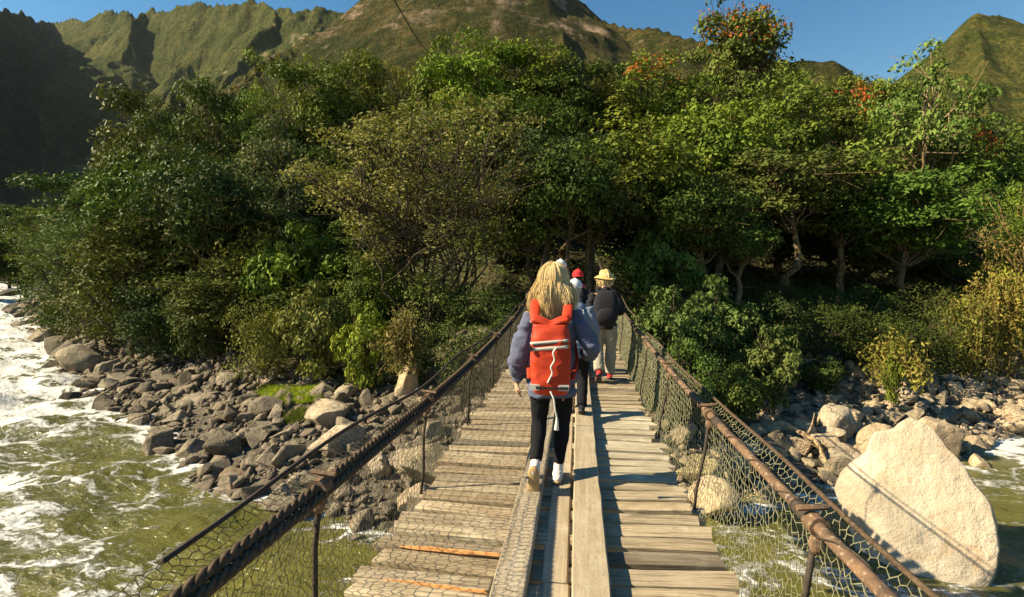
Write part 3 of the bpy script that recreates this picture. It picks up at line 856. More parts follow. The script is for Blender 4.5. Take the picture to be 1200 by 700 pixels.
# the great tan boulder in the river: outline traced from the photo on its own distance, carved in depth
bp = at(1068, 640, 9.9 * K)
def great_boulder():
    D = 9.9
    px = [(985, 592), (1000, 560), (1018, 540), (1026, 515), (1046, 508), (1062, 490), (1084, 500), (1100, 522), (1122, 556), (1140, 588), (1145, 618), (1138, 655), (1128, 705), (1112, 745), (1060, 745), (1026, 705), (1010, 650), (1000, 620)]
    out = np.array([[(x - 1068) / F * D, (640 - y) / F * D] for x, y in px])
    cen = np.array([.05, -.55])
    oa = np.arctan2(out[:, 1] - cen[1], out[:, 0] - cen[0]); orr = np.hypot(out[:, 0] - cen[0], out[:, 1] - cen[1])
    o = np.argsort(oa); oa, orr = oa[o], orr[o]
    bm = bmesh.new(); bmesh.ops.create_icosphere(bm, subdivisions=6, radius=1.0)
    V = np.array([v.co for v in bm.verts])
    ang = np.arctan2(V[:, 2], V[:, 0])
    rad = np.interp(ang, np.concatenate([oa - 2 * math.pi, oa, oa + 2 * math.pi]), np.tile(orr, 3))
    q = np.hypot(V[:, 0], V[:, 2]) ** .8
    V = np.stack([cen[0] + np.cos(ang) * rad * q, V[:, 1] * 1.1 + .35 * q * np.sin(ang), cen[1] + np.sin(ang) * rad * q], 1)
    # broad facets: one big leaning face, a lower bright shelf, a shaded left flank
    for a, dk in [((.18, -.90, .40), .60), ((-.52, -.82, .05), .74), ((-.22, -.80, -.55), .74), ((.55, -.80, .05), .86)]:
        a = np.array(a) / np.linalg.norm(a); s = (V - np.array([.05, 0, -.35])) @ a
        V = V - a * (np.maximum(0, s - dk) * .94)[:, None]
    c = V - np.array([0, 0, -.4]); nn = c / (np.linalg.norm(c, axis=1)[:, None] + 1e-9)
    V = V + nn * (.11 * fbm(V[:, 0] * 1.3, V[:, 1] * 1.3, V[:, 2] * 1.3, 4, 900) + .045 * (ridged(V[:, 0] * 2.2 + V[:, 1], V[:, 2] * 2.2, 4, 905) - .7) + .02 * fbm(V[:, 0] * 8, V[:, 1] * 8, V[:, 2] * 8, 4, 901))[:, None]
    for v, c in zip(bm.verts, V): v.co = c
    me = bpy.data.meshes.new('boulder'); bm.to_mesh(me); bm.free()
    me.polygons.foreach_set('use_smooth', np.ones(len(me.polygons), bool))
    return me
o = link('boulder', great_boulder(), M['smooth_rock'], loc=bp, rot=(0, 0, YAW - R(38)), scale=(K,) * 3, color=(.66, .54, .39))
tag(o, 'huge pale tan boulder with rust stains, rising from the river below the rusty pipe', 'boulder')

BIG = [  # px, py (centre), depth, half sizes, label, colour, rot
    (396, 518, 14.6, (.75, .7, .62), 'largest pale boulder on the rubble bank above the shoreline', (.56, .49, .385), .4),
    (388, 486, 16.6, (.85, .75, .58), 'second pale boulder leaning behind the largest one', (.50, .435, .335), 1.3),
    (505, 545, 12.6, (.95, .75, .42), 'flat slab of rock beside the bridge planks', (.40, .35, .25), .5),
    (480, 540, 13.4, (.5, .5, .4), 'broken wedge of rock behind the flat slab', PALE, 2.2),
    (492, 585, 10.9, (.55, .5, .4), 'rounded tan rock under the edge of the planks', TAN, .9),
    (835, 586, 11.6, (.62, .6, .45), 'pale rounded rock below the handrail net', TAN, 1.6),
    (828, 556, 13.2, (.85, .8, .5), 'mossy flat rock below the right-hand planks', (.42, .37, .22), .2),
    (905, 530, 15.0, (.9, .7, .6), 'tan block beside the driftwood branch', TAN, .8),
    (984, 500, 16.0, (.55, .6, .75), 'upright smooth rock in the shade behind the great boulder', PALE, 2.6),
    (984, 550, 13.8, (.5, .48, .48), 'rounded grey rock at the end of the driftwood branch', (.36, .315, .24), .3),
    (1030, 525, 14.0, (.5, .5, .6), 'tan rock leaning on the great boulder', TAN, 1.1),
    (1098, 512, 15.6, (.78, .7, .6), 'large rounded tan rock at the corner of the shore', (.58, .47, .335), .5),
    (965, 520, 15.0, (.6, .5, .4), 'tan rock wedged beneath the driftwood branch', TAN, 2.0),
    (100, 428, 27.5, (1.35, 1.0, 1.05), 'large dark block standing at the edge of the rapids', GREY, .3),
    (80, 416, 31, (1.1, 1.0, .9), 'dark pointed boulder beside the large dark block', (.20, .18, .14), 1.2),
    (55, 396, 37, (1.2, 1.1, .9), 'brown boulder at the bend of the rapids', GREY, 2.1),
    (235, 476, 20.5, (.95, .8, .65), 'grey slab-sided boulder on the shaded rubble', GREY, .9),
    (292, 478, 19.5, (.85, .75, .6), 'brown boulder above the shore stones', (.36, .315, .24), 1.9),
    (207, 450, 23.5, (.8, .7, .55), 'dark boulder under the overhanging shrubs', DARK, .2),
    (287, 560, 13.9, (.62, .5, .34), 'wet brown rock jutting into the shallow water', (.30, .24, .17), .25),
    (105, 503, 19.0, (.5, .4, .28), 'lone wet rock out in the river', (.24, .22, .17), .7),
    (81, 470, 22.6, (.5, .45, .4), 'black rock poking out of the rapids', (.07, .065, .055), 1.4),
    (1146, 545, 14.9, (.3, .27, .3), 'small pointed rock standing in the downstream pool', TAN, .9),
    (1190, 498, 17.6, (.55, .5, .35), 'low pale rock at the end of the tan rubble', TAN, .4),
    (478, 455, 17.6, (.42, .42, 1.35), 'tall pale stone pillar wrapped in dry climbers', (.62, .51, .36), .3),
    (500, 490, 16.8, (.55, .5, .7), 'tan rock at the foot of the stone pillar', TAN, 1.0),
    (20, 362, 60, (1.5, 1.2, 1.0), 'dark rock splitting the head of the rapids', (.13, .12, .10), .6),
    (12, 345, 90, (2.0, 1.5, 1.1), 'far dark rock at the top of the rapids', (.13, .12, .10), 1.6),
]
for i, (px, py, D, sh, lab, col, rz) in enumerate(BIG):
    D = D * K; sh = tuple(v * K for v in sh); P = at(px, py, D)
    me = boulder_mesh('boulder', 1000 + i, tuple(v * 1.12 for v in sh), 4, 18)
    zb = min(float(ground_z(P[0], P[1])), P[2] - sh[2] * .55)
    o = link('boulder', me, None, loc=P, rot=(prng.uniform(-.15, .15), prng.uniform(-.15, .15), rz), color=col)
    tag(o, lab, 'boulder', 'big boulders of the far bank')

# rubble: largest ones singly, the rest as one mass
rng = np.random.default_rng(33)
cand = []
def scatter(n, x0, x1, d0, d1, smed, smax, cols, side):
    for _ in range(n):
        x = K * rng.uniform(x0, x1); dd = K * (d0 + (d1 - d0) * rng.random() ** 1.15)
        y = float(shore_y(x)) + dd * (1.2 if x > -8 else 1.3)
        s = K * min(smax, smed * math.exp(rng.normal() * .52))
        cand.append((x, y, s, cols[rng.integers(len(cols))], side, inland(x, y)))
scatter(760, -12, -1.6, -.5, 7.0, .22, .62, [GREY, (.27, .24, .19), (.42, .37, .29), (.52, .455, .355), (.36, .32, .25)], 'a')
scatter(820, -30, -10, -.5, 6.0, .27, .85, [GREY, DARK, (.24, .215, .17), (.38, .34, .27), (.46, .41, .325)], 'b')
scatter(260, -75, -28, -.5, 5, .6, 1.4, [DARK, (.2, .18, .14), GREY], 'c')
scatter(620, 7.5, 24, -.2, 5.0, .27, .7, [TAN, PALE, (.50, .42, .30), (.44, .37, .27)], 'd')
scatter(330, .5, 9, -.2, 5.0, .28, .6, [TAN, (.44, .37, .27), (.36, .31, .23)], 'e')
LAB = {'a': ('grey-brown angular stone in the sunlit rubble below the grass', 'stones of the sunlit rubble'),
       'b': ('dark angular stone in the shaded rubble beside the rapids', 'stones of the shaded rubble'),
       'c': ('large dark stone lining the far reach of the rapids', 'stones lining the rapids'),
       'd': ('pale tan stone in the rubble behind the great boulder', 'stones of the tan rubble'),
       'e': ('tan stone lying under the bridge at the river edge', 'stones under the bridge')}
def app(c):
    dv = np.array([c[0], c[1]]); dep = -dv[0] * SY + dv[1] * CY; lat = dv[0] * CY + dv[1] * SY
    vis = dep > 1 and abs(lat / dep) < 1.02
    return (c[2] / max(dep, 1)) * (1 if vis else .01)
cand.sort(key=app, reverse=True)
small_v, small_f, small_n = [], [], 0
arr = []
for i, (x, y, s, col, side, dd) in enumerate(cand):
    z = max(float(ground_z(x, y)), float(water_z(x, y)) - .1) + s * .22
    rot = (rng.uniform(-.5, .5), rng.uniform(-.5, .5), rng.uniform(0, 6.28))
    q_ = rng.uniform(.75, 1.15)
    if i < 262:
        o = link('rock', ROCKS[rng.integers(len(ROCKS))], None, loc=(x, y, z), rot=rot, scale=(s, s, s * rng.uniform(.8, 1.1)),
                 color=tuple(v * q_ for v in col))
        tag(o, LAB[side][0], 'rock', LAB[side][1])
    else: arr.append((x, y, z, s, rot, side))
for _ in range(5200):                                   # gravel and cobbles between the rocks
    x = K * rng.uniform(-34, 22); dd = K * rng.uniform(-.6, 7.0)
    y = float(shore_y(x)) + dd * 1.2
    s = K * .085 * math.exp(rng.normal() * .45) * (1 if x > -14 else 1.7)
    arr.append((x, y, float(ground_z(x, y)) + s * .3, s, tuple(rng.uniform(-3, 3, 3)), 'a' if x < 1 else 'd'))
for sd, nm, lab, col in ((('a', 'b', 'c'), 'grey_rubble', 'loose grey cobbles and gravel filling the rubble bank', (.27, .235, .185)),
                         (('d', 'e'), 'tan_rubble', 'loose tan cobbles and gravel filling the downstream bank', (.52, .43, .31))):
    V, Fs, n = [], [], 0
    src = []
    for me in PEB + ROCKS[:4]:
        c = np.array([v.co for v in me.vertices]); ff = np.array([p.vertices[:] for p in me.polygons]); src.append((c, ff))
    for q, (x, y, z, s, rot, side) in enumerate(arr):
        if side not in sd: continue
        c, ff = src[q % len(PEB)] if s < .2 else src[len(PEB) + q % 4]
        from mathutils import Euler
        mt = np.array(Euler(rot).to_matrix())
        V.append((c * s) @ mt.T + np.array([x, y, z])); Fs.append(ff + n); n += len(c)
    tag(link(nm, mesh_np(nm, np.concatenate(V), np.concatenate(Fs)), M['rock'], color=col), lab, 'rubble', kind='stuff')

# driftwood branch on the right bank
b = MB()
P = [at(924, 500, 15.2 * K), at(940, 508, 14.9 * K), at(956, 516, 14.6 * K), at(966, 535, 14.3 * K), at(972, 560, 14.0 * K)]
def smooth_path(P, n=24):
    P = np.array(P); t = np.linspace(0, 1, len(P)); q = np.linspace(0, 1, n)
    out = np.stack([np.interp(q, t, P[:, k]) for k in range(3)], 1)
    for _ in range(3): out[1:-1] = (out[:-2] + 2 * out[1:-1] + out[2:]) / 4
    return out
Q = smooth_path(P, 24) + np.random.default_rng(2).normal(size=(24, 3)) * .012
b.tube(Q, np.linspace(.09, .045, 24), 8)
b.tube(smooth_path([Q[8], Q[8] + (.15, 0, .3), Q[8] + (.2, 0, .7)], 8), np.linspace(.04, .012, 8), 6)
b.tube(smooth_path([Q[15], Q[15] + (-.3, .1, .15), Q[15] + (-.5, .2, .4)], 8), np.linspace(.035, .01, 8), 6)
tag(b.build('driftwood_branch', M['bark'], smooth=True, color=(4.2, 3.8, 3.2)), 'bleached driftwood branch bent across the tan rocks', 'driftwood')
# ------------------------------------------------------------------ footbridge
XL, XR = -1.15, .79                # deck edges
def deck_z(y): return .0016 * (np.asarray(y, float) - 3.3) ** 2
def cabL(y):
    y = np.asarray(y, float); t = np.clip((y - 9) / 16, 0, 1)
    return np.stack([-1.10 - .35 * t ** 1.5, y, .670 + .0060 * (y - 3.3) ** 2], -1)
def cabR(y):
    y = np.asarray(y, float); t = np.clip((y - 7) / 17, 0, 1)
    return np.stack([0.91 - .22 * t, y, .635 + .0060 * (y - 3.3) ** 2], -1)
def ropeL(y):
    y = np.asarray(y, float); t = np.clip((y - 3.5) / 5.5, 0, 1)
    return np.stack([-1.33 + .18 * t + .03 * np.sin(y * 1.9), y, .670 + .0060 * (y - 3.3) ** 2 + .05 * t + .015 * np.sin(y * 2.7)], -1)
def ropeR(y):
    y = np.asarray(y, float); t = np.clip((y - 3.5) / 5.5, 0, 1)
    return np.stack([1.02 - .06 * t + .012 * np.sin(y * 2.3), y, .675 + .0060 * (y - 3.3) ** 2 + .03 * t + .01 * np.sin(y * 3.1)], -1)

M['iron'] = m_plain('dark_iron', (.055, .043, .033), .8, .4, 60, .5, .15)
M['netwire'] = m_plain('net_cord', (.085, .075, .050), .8, .4, 40, .2)
M['netwire2'] = m_plain('mossy_net_cord', (.20, .19, .11), .8, .4, 40, .2)
M['concrete'] = m_plain('old_concrete', (.24, .21, .165), .9, .35, 4, .6, .2, dist=.03)
M['rawwood'] = m_plain('split_raw_wood', (.55, .26, .09), .8, .3, 25, .5)
M['rope'] = m_plain('steel_rope', (.085, .058, .037), .85, .5, 55, .6, .1)

bridge = thing('suspension_footbridge', 'old suspension footbridge of weathered planks with netting sides crossing the river', 'bridge', (0, 0, 0))

def plank_mesh(seed, L, W, T):
    rng = np.random.default_rng(seed); n = 9
    V = []
    xs = np.linspace(-L / 2, L / 2, n)
    e1 = np.cumsum(rng.normal(size=n)) * .0022; e2 = np.cumsum(rng.normal(size=n)) * .0022
    zz = np.sin(np.linspace(0, 3, n) + rng.uniform(0, 6)) * .004 + rng.normal(size=n) * .001
    sk = rng.normal(size=2) * .012
    for i, x in enumerate(xs):
        xa = x + (sk[0] if i == 0 else sk[1] if i == n - 1 else 0); xb = x - (sk[0] if i == 0 else sk[1] if i == n - 1 else 0)
        b = .006
        y0, y1 = -W / 2 + e1[i], W / 2 + e2[i]
        V += [(xa, y0, -T), (xa, y0, zz[i] - b), (xa, y0 + b, zz[i]), (xb, y1 - b, zz[i] + rng.normal() * .001), (xb, y1, zz[i] - b), (xb, y1, -T)]
    f = [(i*6+j, (i+1)*6+j, (i+1)*6+(j+1) % 6, i*6+(j+1) % 6) for i in range(n-1) for j in range(6)]
    f += [tuple(range(6)), tuple(range((n-1)*6+5, (n-1)*6-1, -1))]
    me = mesh_np('plank', V, f); me.materials.append(M['wood']); return me
PL = [plank_mesh(60 + i, 1.03, .130, .042) for i in range(8)]
PR = [plank_mesh(80 + i, .93, .130, .042) for i in range(8)]

rng = np.random.default_rng(12)
pitch = .168
deckcol = [(.40, .325, .225), (.44, .36, .255), (.36, .30, .215), (.42, .355, .265), (.33, .275, .20), (.47, .40, .29)]
nplank = 0
rest = MB()
ys = np.arange(-16.6, 24.4, pitch)
for y in ys:
    for side in (0, 1):
        yy = y + rng.normal() * .008
        z = float(deck_z(yy)) + rng.normal() * .005
        if -1.6 < yy < 12.4:
            k = rng.integers(8)
            near = np.clip((5.2 - yy) / 2.5, 0, 1)
            sk = (R(3.4) if side == 0 else -R(4.6)) * near + R(rng.normal() * .9)
            cx = (-.635 if side == 0 else .335) + rng.normal() * .028
            c = np.array(deckcol[rng.integers(6)]) * rng.uniform(.72, 1.18)
            if side == 1 and 4.0 < yy < 6.2: c = np.array((.50, .455, .36)) * rng.uniform(.9, 1.1)
            if rng.random() < .07: c = np.array((.22, .19, .15))
            o = link('plank', (PL if side == 0 else PR)[k], None, bridge, (cx, yy + (abs(.2) * 0), z), (rng.normal() * .012, rng.normal() * .006, -sk if side == 0 else -sk), (1, rng.uniform(.90, 1.10), 1), tuple(c))
            nplank += 1
            if (side == 0 and abs(yy - 2.92) < pitch / 2) or (side == 1 and abs(yy - 2.62) < pitch / 2) or (side == 0 and abs(yy - 2.6) < pitch / 2):
                b = MB(); s0 = rng.uniform(.012, .02)
                xs = np.linspace(-.36, .4, 9)
                b.tube([(x, -.070 + rng.normal() * .002, .002) for x in xs], s0 * np.array([.3, .8, 1, .9, 1.1, .8, .9, .6, .2]), 6)
                b.build('splintered_edge', M['rawwood'], o)
        else:
            x0, x1 = (-1.17, -.18) if side == 0 else (-.14, .80)
            rest.box(x0 + rng.normal() * .02, x1 + rng.normal() * .02, yy - .074, yy + .074, z - .042, z)
tag(rest.build('far_planks', M['wood'], bridge, color=(.40, .33, .235)), 'far planks of the deck too small to tell apart', kind='stuff')

def long_board(name, x0, x1, y0, y1, lift, T, mat, seed, seg=2.4, taper=0.0):
    """boards laid end to end along the deck"""
    rng = np.random.default_rng(seed)
    y = y0
    while y < y1:
        e = min(y + seg * rng.uniform(.9, 1.1), y1)
        n = 14; V = []
        dx = rng.normal() * .006
        for i, q in enumerate(np.linspace(y + .006, e - .006, n)):
            z = float(deck_z(q)) + lift; b = .008
            a0, a1 = x0 + dx + rng.normal() * .0018, x1 + dx + rng.normal() * .0018
            zz = z + rng.normal() * .0012
            V += [(a0, q, z - T), (a0, q, zz - b), (a0 + b, q, zz), (a1 - b, q, zz), (a1, q, zz - b), (a1, q, z - T)]
        f = [(i*6+j, i*6+(j+1) % 6, (i+1)*6+(j+1) % 6, (i+1)*6+j) for i in range(n-1) for j in range(6)]
        f += [tuple(range(5, -1, -1)), tuple(range((n-1)*6, n*6))]
        link(name, mesh_np(name, V, f), mat, bridge)
        y = e
long_board('tread_board', -.42, -.245, -4, 24, .052, .045, M['beam'], 1, 2.9)
long_board('centre_board', -.175, -.035, -4, 24, .016, .011, M['beam'], 2, 3.3)
long_board('centre_beam', -.012, .178, -4, 24, .082, .076, M['beam'], 3, 3.1)

# steel ropes
def twisted(path, r, pitch, y0, y1, phase=0.0, strands=3, sides=5, step=.022, twist_mat=None):
    b = MB()
    ys = np.arange(y0, y1, step); P = path(ys)
    a = 2 * math.pi * ys / pitch + phase
    for k in range(strands):
        q = a + 2 * math.pi * k / strands
        off = np.stack([np.cos(q), 0 * q, np.sin(q)], -1) * r * .55
        b.tube(P + off, r * .48, sides, cap=True)
    return b
def plain_rope(b, path, r, y0, y1, n=60, sides=7):
    b.tube(path(np.linspace(y0, y1, n)), r, sides)

TOW0, TOW1 = -17.2, 25.0
shift = lambda p, dx, dz: (lambda y: p(y) + np.array([dx, 0, dz]))
for k, (dx, dz) in enumerate(((0, .010), (.028, -.018))):
    b = twisted(shift(cabL, dx, dz), .022, .20, .4, 8.5, k * 1.3, 4, 6)
    plain_rope(b, shift(cabL, dx, dz), .021, 8.5, TOW1); plain_rope(b, shift(cabL, dx, dz), .021, TOW0, .4)
    mc = b.build('main_cable', M['rope'], bridge, smooth=True)
    if k == 0: mcL = mc
b = MB(); plain_rope(b, ropeL, .011, 1.45, 12, 120, 6); b.build('edge_rope', M['iron'], bridge, smooth=True)
b = MB(); plain_rope(b, ropeR, .011, .5, 12, 120, 6); b.build('edge_rope', M['rope'], bridge, smooth=True)

# right side: rope inside a rusty pipe handrail made of lengths joined by sleeves
b = MB(); plain_rope(b, cabR, .022, 7.6, TOW1); plain_rope(b, cabR, .022, TOW0, -.5)
b.build('main_cable', M['rope'], bridge, smooth=True)
yj = [-.5, 1.15, 2.18, 3.45, 4.75, 5.85, 7.0, 7.9]
for a_, e_ in zip(yj[:-1], yj[1:]):
    b = MB(); b.tube(cabR(np.linspace(a_ + .01, e_ - .06, 10)), .024, 12)
    p = b.build('handrail_pipe', M['rust'], bridge, smooth=True)
    b = MB(); b.tube(cabR(np.linspace(e_ - .09, e_ + .04, 4)), .031, 10)
    b.build('pipe_sleeve', M['iron'], p, smooth=True)
# rust-brown wire wound round the pipe
b = MB(); ys_ = np.arange(.3, 7.4, .025); a = ys_ * 2 * math.pi / .42 + .8 * np.sin(ys_ * 2.1)
b.tube(cabR(ys_) + np.stack([np.cos(a), 0 * a, np.sin(a)], -1) * .0275, .0042, 4); b.build('lashing_wire', M['iron'], bridge)

# hangers with clamps, and cross bearers below the deck
hy = [2.05 + 1.6 * k for k in range(-11, 14)]
for i, y in enumerate(hy):
    for side, cab, ex in ((-1, cabL, XL - .02), (1, cabR, XR + .03)):
        c = cab(np.array([y]))[0]
        low = np.array([ex, y + .02, float(deck_z(y)) - .12])
        b = MB()
        P = np.array([c + (0, 0, -.02), c * .65 + low * .35 + (side * .012, .01, 0), c * .3 + low * .7 + (-side * .01, 0, 0), low])
        b.tube(P, .0105 if y > 3 else .013, 6)
        h = b.build('hanger', M['iron'], bridge, smooth=True)
        if -2 < y < 13:
            b = MB(); q = y
            b.tube(cab(np.linspace(q - .035, q + .035, 3)), .046 if side < 0 else .039, 10)
            b.ball(c + (0, -.01, -.07), (.028, .03, .04), 6)
            b.tube([c + (-side * .06, .025, .05), c + (side * .05, .025, .06)], .012, 6)
            b.build('cable_clamp', M['rust'], h, smooth=False)
    b = MB(); b.box(XL - .10, XR + .10, y - .05, y + .05, float(deck_z(y)) - .17, float(deck_z(y)) - .05)
    b.build('cross_bearer', M['beam'], bridge)
for x in (-1.0, -.45, .1, .65):
    b = MB(); yv = np.linspace(-17, 24.5, 60)
    b.tube(np.stack([np.full(60, x), yv, deck_z(yv) - .185], 1), .016, 6); b.build('deck_cable', M['rope'], bridge, smooth=True)

# side nets: knotted cord, one part for each side
def net(side, cab, rope, ex, y0, y1, cell, seed, rows, rfar, mat, r=.0026, hexa=.20):
    rng = np.random.default_rng(seed)
    n = int((y1 - y0) / (cell * .5)); b_v = []; b_f = []
    J, I = np.meshgrid(np.arange(rows + 1), np.arange(n + 1), indexing='ij')
    odd = (I + J) % 2
    s = y0 + I * cell * .5 + .16 * cell * vnoise(I * .31, J * .7, None, seed)
    t = J + np.where(odd == 1, hexa, -hexa) + .12 * vnoise(I * .23, J * .9, None, seed + 1)
    t = t / rows
    c = cab(s); rp = rope(s)
    low = np.stack([np.full(s.shape, ex), s, deck_z(s) - .09], -1)
    # profile: deck edge -> belly -> main cable -> edge rope and a little over it
    tc = .72
    u = np.clip(t / tc, -.05, 1)[..., None]
    q = low * (1 - u) + c * u
    belly = np.sin(np.clip(u[..., 0], 0, 1) * math.pi) * (.05 + .05 * vnoise(s * .8, t * 2, None, seed + 2))
    q[..., 0] += side * belly
    w = np.clip((t - tc) / (1 - tc), 0, 1.25)[..., None]
    fade = np.clip((9 - s) / 3, 0, 1)[..., None]
    q2 = c + (rp - c) * np.minimum(w, 1) + np.array([side * .10, 0, -.05]) * np.maximum(w - 1, 0) * 4
    q2[..., 2] -= np.sin(np.clip(w[..., 0], 0, 1) * math.pi) * .05
    P = np.where(t[..., None] > tc, q2 * fade + c * (1 - fade), q)
    P = P + rng.normal(size=P.shape) * .004
    E = []
    for j in range(rows + 1):
        for i in range(n):
            if s[j, i] > 9.5 and t[j, i] > tc: continue
            E.append((j, i, j, i + 1))
            if j < rows and (i + j) % 2 == 1: E.append((j, i, j + 1, i))
    E = np.array(E)
    A = P[E[:, 0], E[:, 1]]; B = P[E[:, 2], E[:, 3]]
    d = B - A; L = np.linalg.norm(d, axis=1)[:, None] + 1e-9; d /= L
    ok = (L[:, 0] > .004)
    A, B, d = A[ok], B[ok], d[ok]
    uu = np.cross(d, np.array([.3, .2, .93])); uu /= np.linalg.norm(uu, axis=1)[:, None]; vv = np.cross(d, uu)
    rr = (r * np.clip(A[:, 1] / 4, 1, rfar))[:, None]
    V = []
    for X_ in (A, B):
        for k in range(3):
            a = 2 * math.pi * k / 3
            V.append(X_ + rr * (math.cos(a) * uu + math.sin(a) * vv))
    V = np.stack(V, 1).reshape(-1, 3); m = len(A); i0 = np.arange(m)[:, None] * 6
    f = np.concatenate([i0 + [[k, (k + 1) % 3, 3 + (k + 1) % 3, 3 + k]] for k in range(3)], 1).reshape(-1, 4)
    o = link('side_net', mesh_np('side_net', V, f), mat, bridge); o['kind'] = 'stuff'
    return o
tag(net(-1, cabL, ropeL, XL - .02, .9, 17, .043, 7, 24, 1.7, M['netwire'], .0018, .12), 'dark knotted cord net along the upstream side')
tag(net(1, cabR, ropeR, XR + .02, .5, 17, .050, 8, 20, 1.7, M['netwire2'], .0021), 'mossy pale cord net along the downstream side')

# end frames that carry the cables
for y, zb in ((TOW1, None), (TOW0, None)):
    for cab in (cabL, cabR):
        c = cab(np.array([y]))[0]
        b = MB(); gz = float(ground_z(c[0], y))
        b.box(c[0] - .11, c[0] + .11, y - .11, y + .11, min(gz, -1) - .6, c[2] + .12)
        b.build('end_post', M['bark'], bridge)
    a, e = cabL(np.array([y]))[0], cabR(np.array([y]))[0]
    b = MB(); s_ = 1 if y > 0 else -1
    y0, y1 = sorted((y - s_ * .5, y + s_ * 3.0))
    b.box(-1.7, 1.3, y0, y1, -3.4, float(deck_z(y)) - .06); b.build('abutment', M['concrete'], bridge)

# overhead wire slung across the gorge
b = MB()
A_, B_ = at(430, -60, 18), at(508, 66, 57)
t = np.linspace(-.25, 1, 40)[:, None]
P = A_ + (B_ - A_) * t; P[:, 2] -= np.sin(np.clip(t[:, 0], 0, 1) * math.pi) * .6
b.tube(P, .035, 6)
tag(b.build('overhead_wire', M['iron'], smooth=True), 'thin black overhead wire running down to the treetops', 'wire')
# ------------------------------------------------------------------ people
def remesh(b, voxel, smooth=4, wr=None, name='body'):
    me = mesh_np('tmp', b.co(), b.f)
    bm = bmesh.new(); bm.from_mesh(me); bmesh.ops.recalc_face_normals(bm, faces=bm.faces[:]); bm.to_mesh(me); bm.free()
    o = bpy.data.objects.new('tmp', me); COL.objects.link(o)
    m = o.modifiers.new('r', 'REMESH'); m.mode = 'VOXEL'; m.voxel_size = voxel
    s = o.modifiers.new('s', 'SMOOTH'); s.factor = .5; s.iterations = smooth
    dg = bpy.context.evaluated_depsgraph_get(); dg.update()
    out = bpy.data.meshes.new_from_object(o.evaluated_get(dg)); out.name = name
    bpy.data.objects.remove(o); bpy.data.meshes.remove(me)
    if wr:
        n = len(out.vertices); co = np.empty(n * 3, np.float32); out.vertices.foreach_get('co', co); co = co.reshape(-1, 3).astype(float)
        no = np.empty(n * 3, np.float32); out.vertex_normals.foreach_get('vector', no); no = no.reshape(-1, 3)
        amp, fx, fz, sd = wr
        q = co[:, 2] * fz + co[:, 0] * 2.5 + .55 * fbm(co[:, 0] * 7, co[:, 1] * 7, co[:, 2] * 7, 3, sd + 9) * 3
        fold = np.abs(vnoise(q, co[:, 0] * fx * .45, co[:, 1] * fx * .45, sd + 21)) ** .7
        dsp = -amp * 1.3 * (1 - fold) ** 2 + amp * (fbm(co[:, 0] * fx, co[:, 1] * fx, co[:, 2] * fz, 3, sd) + .7 * (1 - 2 * np.abs(vnoise(co[:, 0] * fx * .8 + co[:, 2] * 5, co[:, 1] * fx * .8, co[:, 2] * fz * 1.3, sd + 5))))
        co = co + no * dsp[:, None]
        out.vertices.foreach_set('co', co.astype(np.float32).ravel())
    out.polygons.foreach_set('use_smooth', np.ones(len(out.polygons), bool)); out.update()
    return out

def lerp_path(P, n):
    P = np.array(P, float); t = np.linspace(0, 1, len(P)); q = np.linspace(0, 1, n)
    return np.stack([np.interp(q, t, P[:, k]) for k in range(3)], 1)

def limb_tube(b, P, r, n=14, sides=12, soft=2):
    Q = lerp_path(P, n); rr = np.interp(np.linspace(0, 1, n), np.linspace(0, 1, len(r)), r)
    for _ in range(soft): Q[1:-1] = (Q[:-2] + 2 * Q[1:-1] + Q[2:]) / 4
    b.tube(Q, rr, sides)

def stack(b, rows, sides=20):
    """torso: rows of (x, y, z, rx, ry)"""
    n = len(rows)
    b.tube([(r[0], r[1], r[2]) for r in rows], 1.0, sides, ref=(1, 0, 0), sq=[(r[3], r[4]) for r in rows])

def hand(b, wrist, dirn, palm_n, thumb, s=1.0, curl=.5):
    d = np.array(dirn, float); d /= np.linalg.norm(d); pn = np.array(palm_n, float); pn -= d * (pn @ d); pn /= np.linalg.norm(pn)
    sd = np.cross(d, pn) * thumb
    w = np.array(wrist, float)
    b.tube([w, w + d * .03 * s, w + d * .065 * s, w + d * .088 * s], np.array([.024, .034, .038, .034]) * s, 10, ref=sd, sq=[(1, .8), (1.05, .5), (1.05, .46), (1, .42)])
    for k, (o, L) in enumerate(((.029, .070), (.010, .079), (-.010, .074), (-.028, .058))):
        P = [w + d * .075 * s + sd * o * s]; dd = d.copy()
        for q in range(3):
            dd = dd * math.cos(curl * .6) + pn * math.sin(curl * .6); dd /= np.linalg.norm(dd)
            P.append(P[-1] + dd * L * s / 3 * (1.15 - .15 * q) + sd * o * .05)
        b.tube(P, np.array([.0095, .0088, .008, .0065]) * s, 7)
    P = [w + d * .03 * s + sd * .028 * s, w + d * .055 * s + sd * .052 * s + pn * .012, w + d * .082 * s + sd * .056 * s + pn * .026 * s]
    b.tube(P, np.array([.014, .0105, .0075]) * s, 7)

SKIN = m_plain('skin', (.52, .30, .19), .55, .08, 40, .15, .35)
def cloth(name, col, var=.15, rough=.9): return m_plain(name, col, rough, var, 90, .35, .1, dist=.002)

